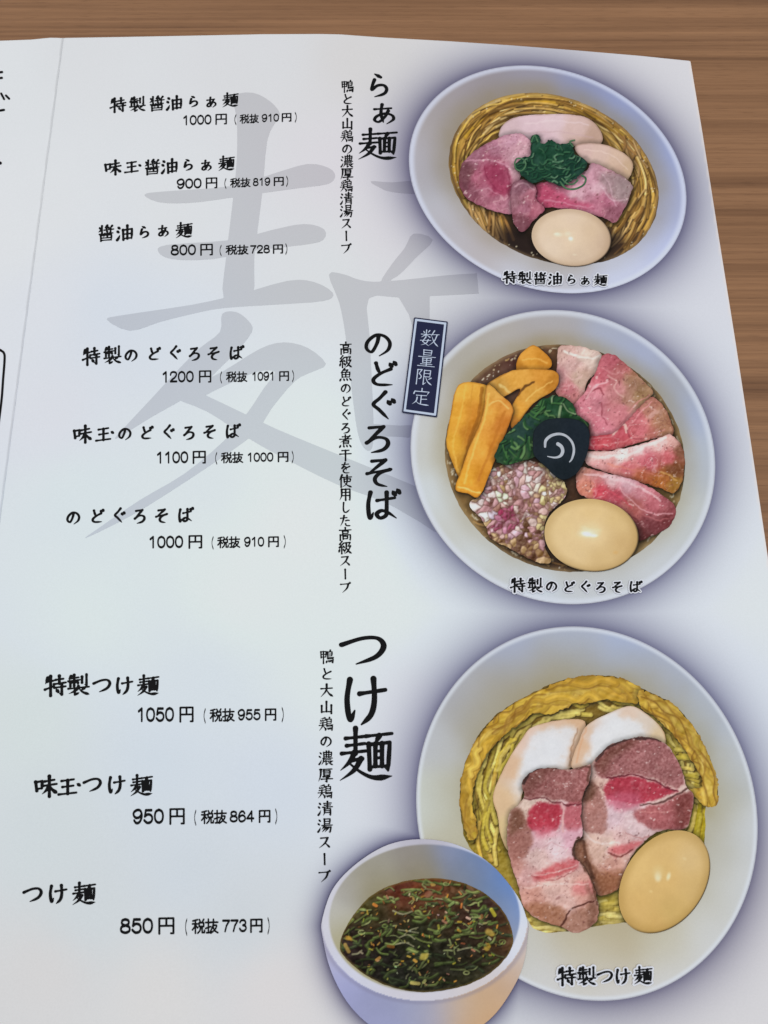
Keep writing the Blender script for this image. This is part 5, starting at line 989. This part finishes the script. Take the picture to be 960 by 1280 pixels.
def broth(x, y):
    rnd = random.Random(77)
    c = idw(x, y, [(500, 1105, (96, 46, 32)), (540, 1103, (104, 56, 32)), (580, 1115, (70, 46, 26)), (460, 1130, (58, 52, 26)), (440, 1190, (36, 24, 22)), (480, 1200, (24, 20, 16)), (520, 1170, (34, 36, 20)), (600, 1140, (44, 28, 24)), (630, 1170, (66, 44, 26)), (560, 1200, (30, 28, 18)), (500, 1230, (26, 26, 20)), (580, 1225, (38, 36, 22))], 3, 60)
    c = c + 26 * fbm(x, y, 7, 3)[:, None] + 16 * fbm(x, y, 3, 4)[:, None]
    def inside(): 
        while True:
            a, b = rnd.uniform(428, 638), rnd.uniform(1100, 1238)
            if R4i(np.array([a]), np.array([b + 3]))[0] < .95 and b > 1097 + abs(a - 535) ** 2 / 200: return a, b
    for k in range(190):
        a, b = inside(); t = rnd.gauss(0, .8); L = rnd.uniform(4, 13); bend = rnd.uniform(-4.5, 4.5)
        pts = [(a - L * math.cos(t), b - L * math.sin(t) * .7), (a + bend * math.sin(t), b - bend * math.cos(t)), (a + L * math.cos(t), b + L * math.sin(t) * .7)]
        f = rnd.random(); g = 1.0 if b < 1190 else .72
        col = (70, 82, 40) if f < .4 else (102, 112, 60) if f < .62 else (46, 54, 32) if f < .82 else (134, 142, 88) if f < .94 else (150, 146, 112)
        stroke(c, x, y, [(p + .9, q + 1) for p, q in pts], 1.2, (16, 14, 10), .8, .55)
        wd = rnd.uniform(.7, 2.3) if f < .8 else rnd.uniform(.6, 1.2)
        stroke(c, x, y, pts, wd, [v * g for v in col], .6, .8)
        if wd > 1.3: stroke(c, x, y, [(p - .3, q - .5) for p, q in pts], wd * .3, [min(255, v * g * 1.45 + 14) for v in col], .6, .6)
    for k in range(12):     # cut rings
        a, b = inside(); s = rnd.uniform(2.2, 4.2); q_ = rnd.uniform(.5, .9)
        stroke(c, x, y, [(a + s * math.cos(u), b + s * q_ * math.sin(u)) for u in np.linspace(0, rnd.uniform(4, 6.28), 9)], rnd.uniform(.5, .9), [(120, 136, 74), (96, 116, 58), (150, 156, 100)][k % 3], .6, .85)
    for k in range(150):
        a, b = inside(); s = rnd.uniform(.8, 2.2) if k > 14 else rnd.uniform(2.5, 4.5); f = rnd.random()
        col = (188, 152, 62) if f < .45 else (176, 152, 102) if f < .7 else (140, 92, 48) if f < .9 else (204, 190, 150)
        t = rnd.uniform(0, 3.14); L = s * rnd.uniform(.3, 1.3)
        stroke(c, x, y, [(a - L * math.cos(t) + .6, b - L * math.sin(t) + .8), (a + L * math.cos(t) + .6, b + L * math.sin(t) + .8)], s * .6, (20, 14, 10), .6, .6)
        stroke(c, x, y, [(a - L * math.cos(t), b - L * math.sin(t)), (a + L * math.cos(t), b + L * math.sin(t))], s * .55, [v * rnd.uniform(.75, 1.08) for v in col], .5, .85)
    for (px, py, s, col) in ((530, 1195, 8, (186, 166, 72)), (612, 1165, 8, (196, 160, 70)), (436, 1172, 6, (180, 140, 58)), (535, 1118, 7, (150, 96, 74)), (541, 1105, 4, (196, 152, 74)), (608, 1185, 5, (170, 140, 52))):
        c = mix(c, .85 * blob(x, y, px + 2.5 * fbm(x, y, 4, 9), py + 2.5 * fbm(x, y, 4, 10), s * .8, s * .5, rnd.uniform(-30, 30), .3), np.array(col) * .92)
    u, v = x * .8 + y * .6, y * .8 - x * .6
    c = c * (1 + .55 * fbm(u, v, 9, 82))[:, None] + emb(u, v, 7, 81, 40)[:, None]
    gl = sstep(.22, .34, fbm(u, v * 1.7, 14, 85, 2)) * sstep(1135, 1108, y); c = mix(c, .35 * gl, (168, 128, 104))
    d = -poly_sdf(x, y, SOUP)
    return mix(c, sstep(3.5, 0, d) * .6, (112, 92, 44))
region('broth', bounds(SOUP, 3), .9, lambda x, y: poly_sdf(x, y, SOUP) + 1.2 * fbm(x, y, 6, 3), broth, 15, cup)
flush()
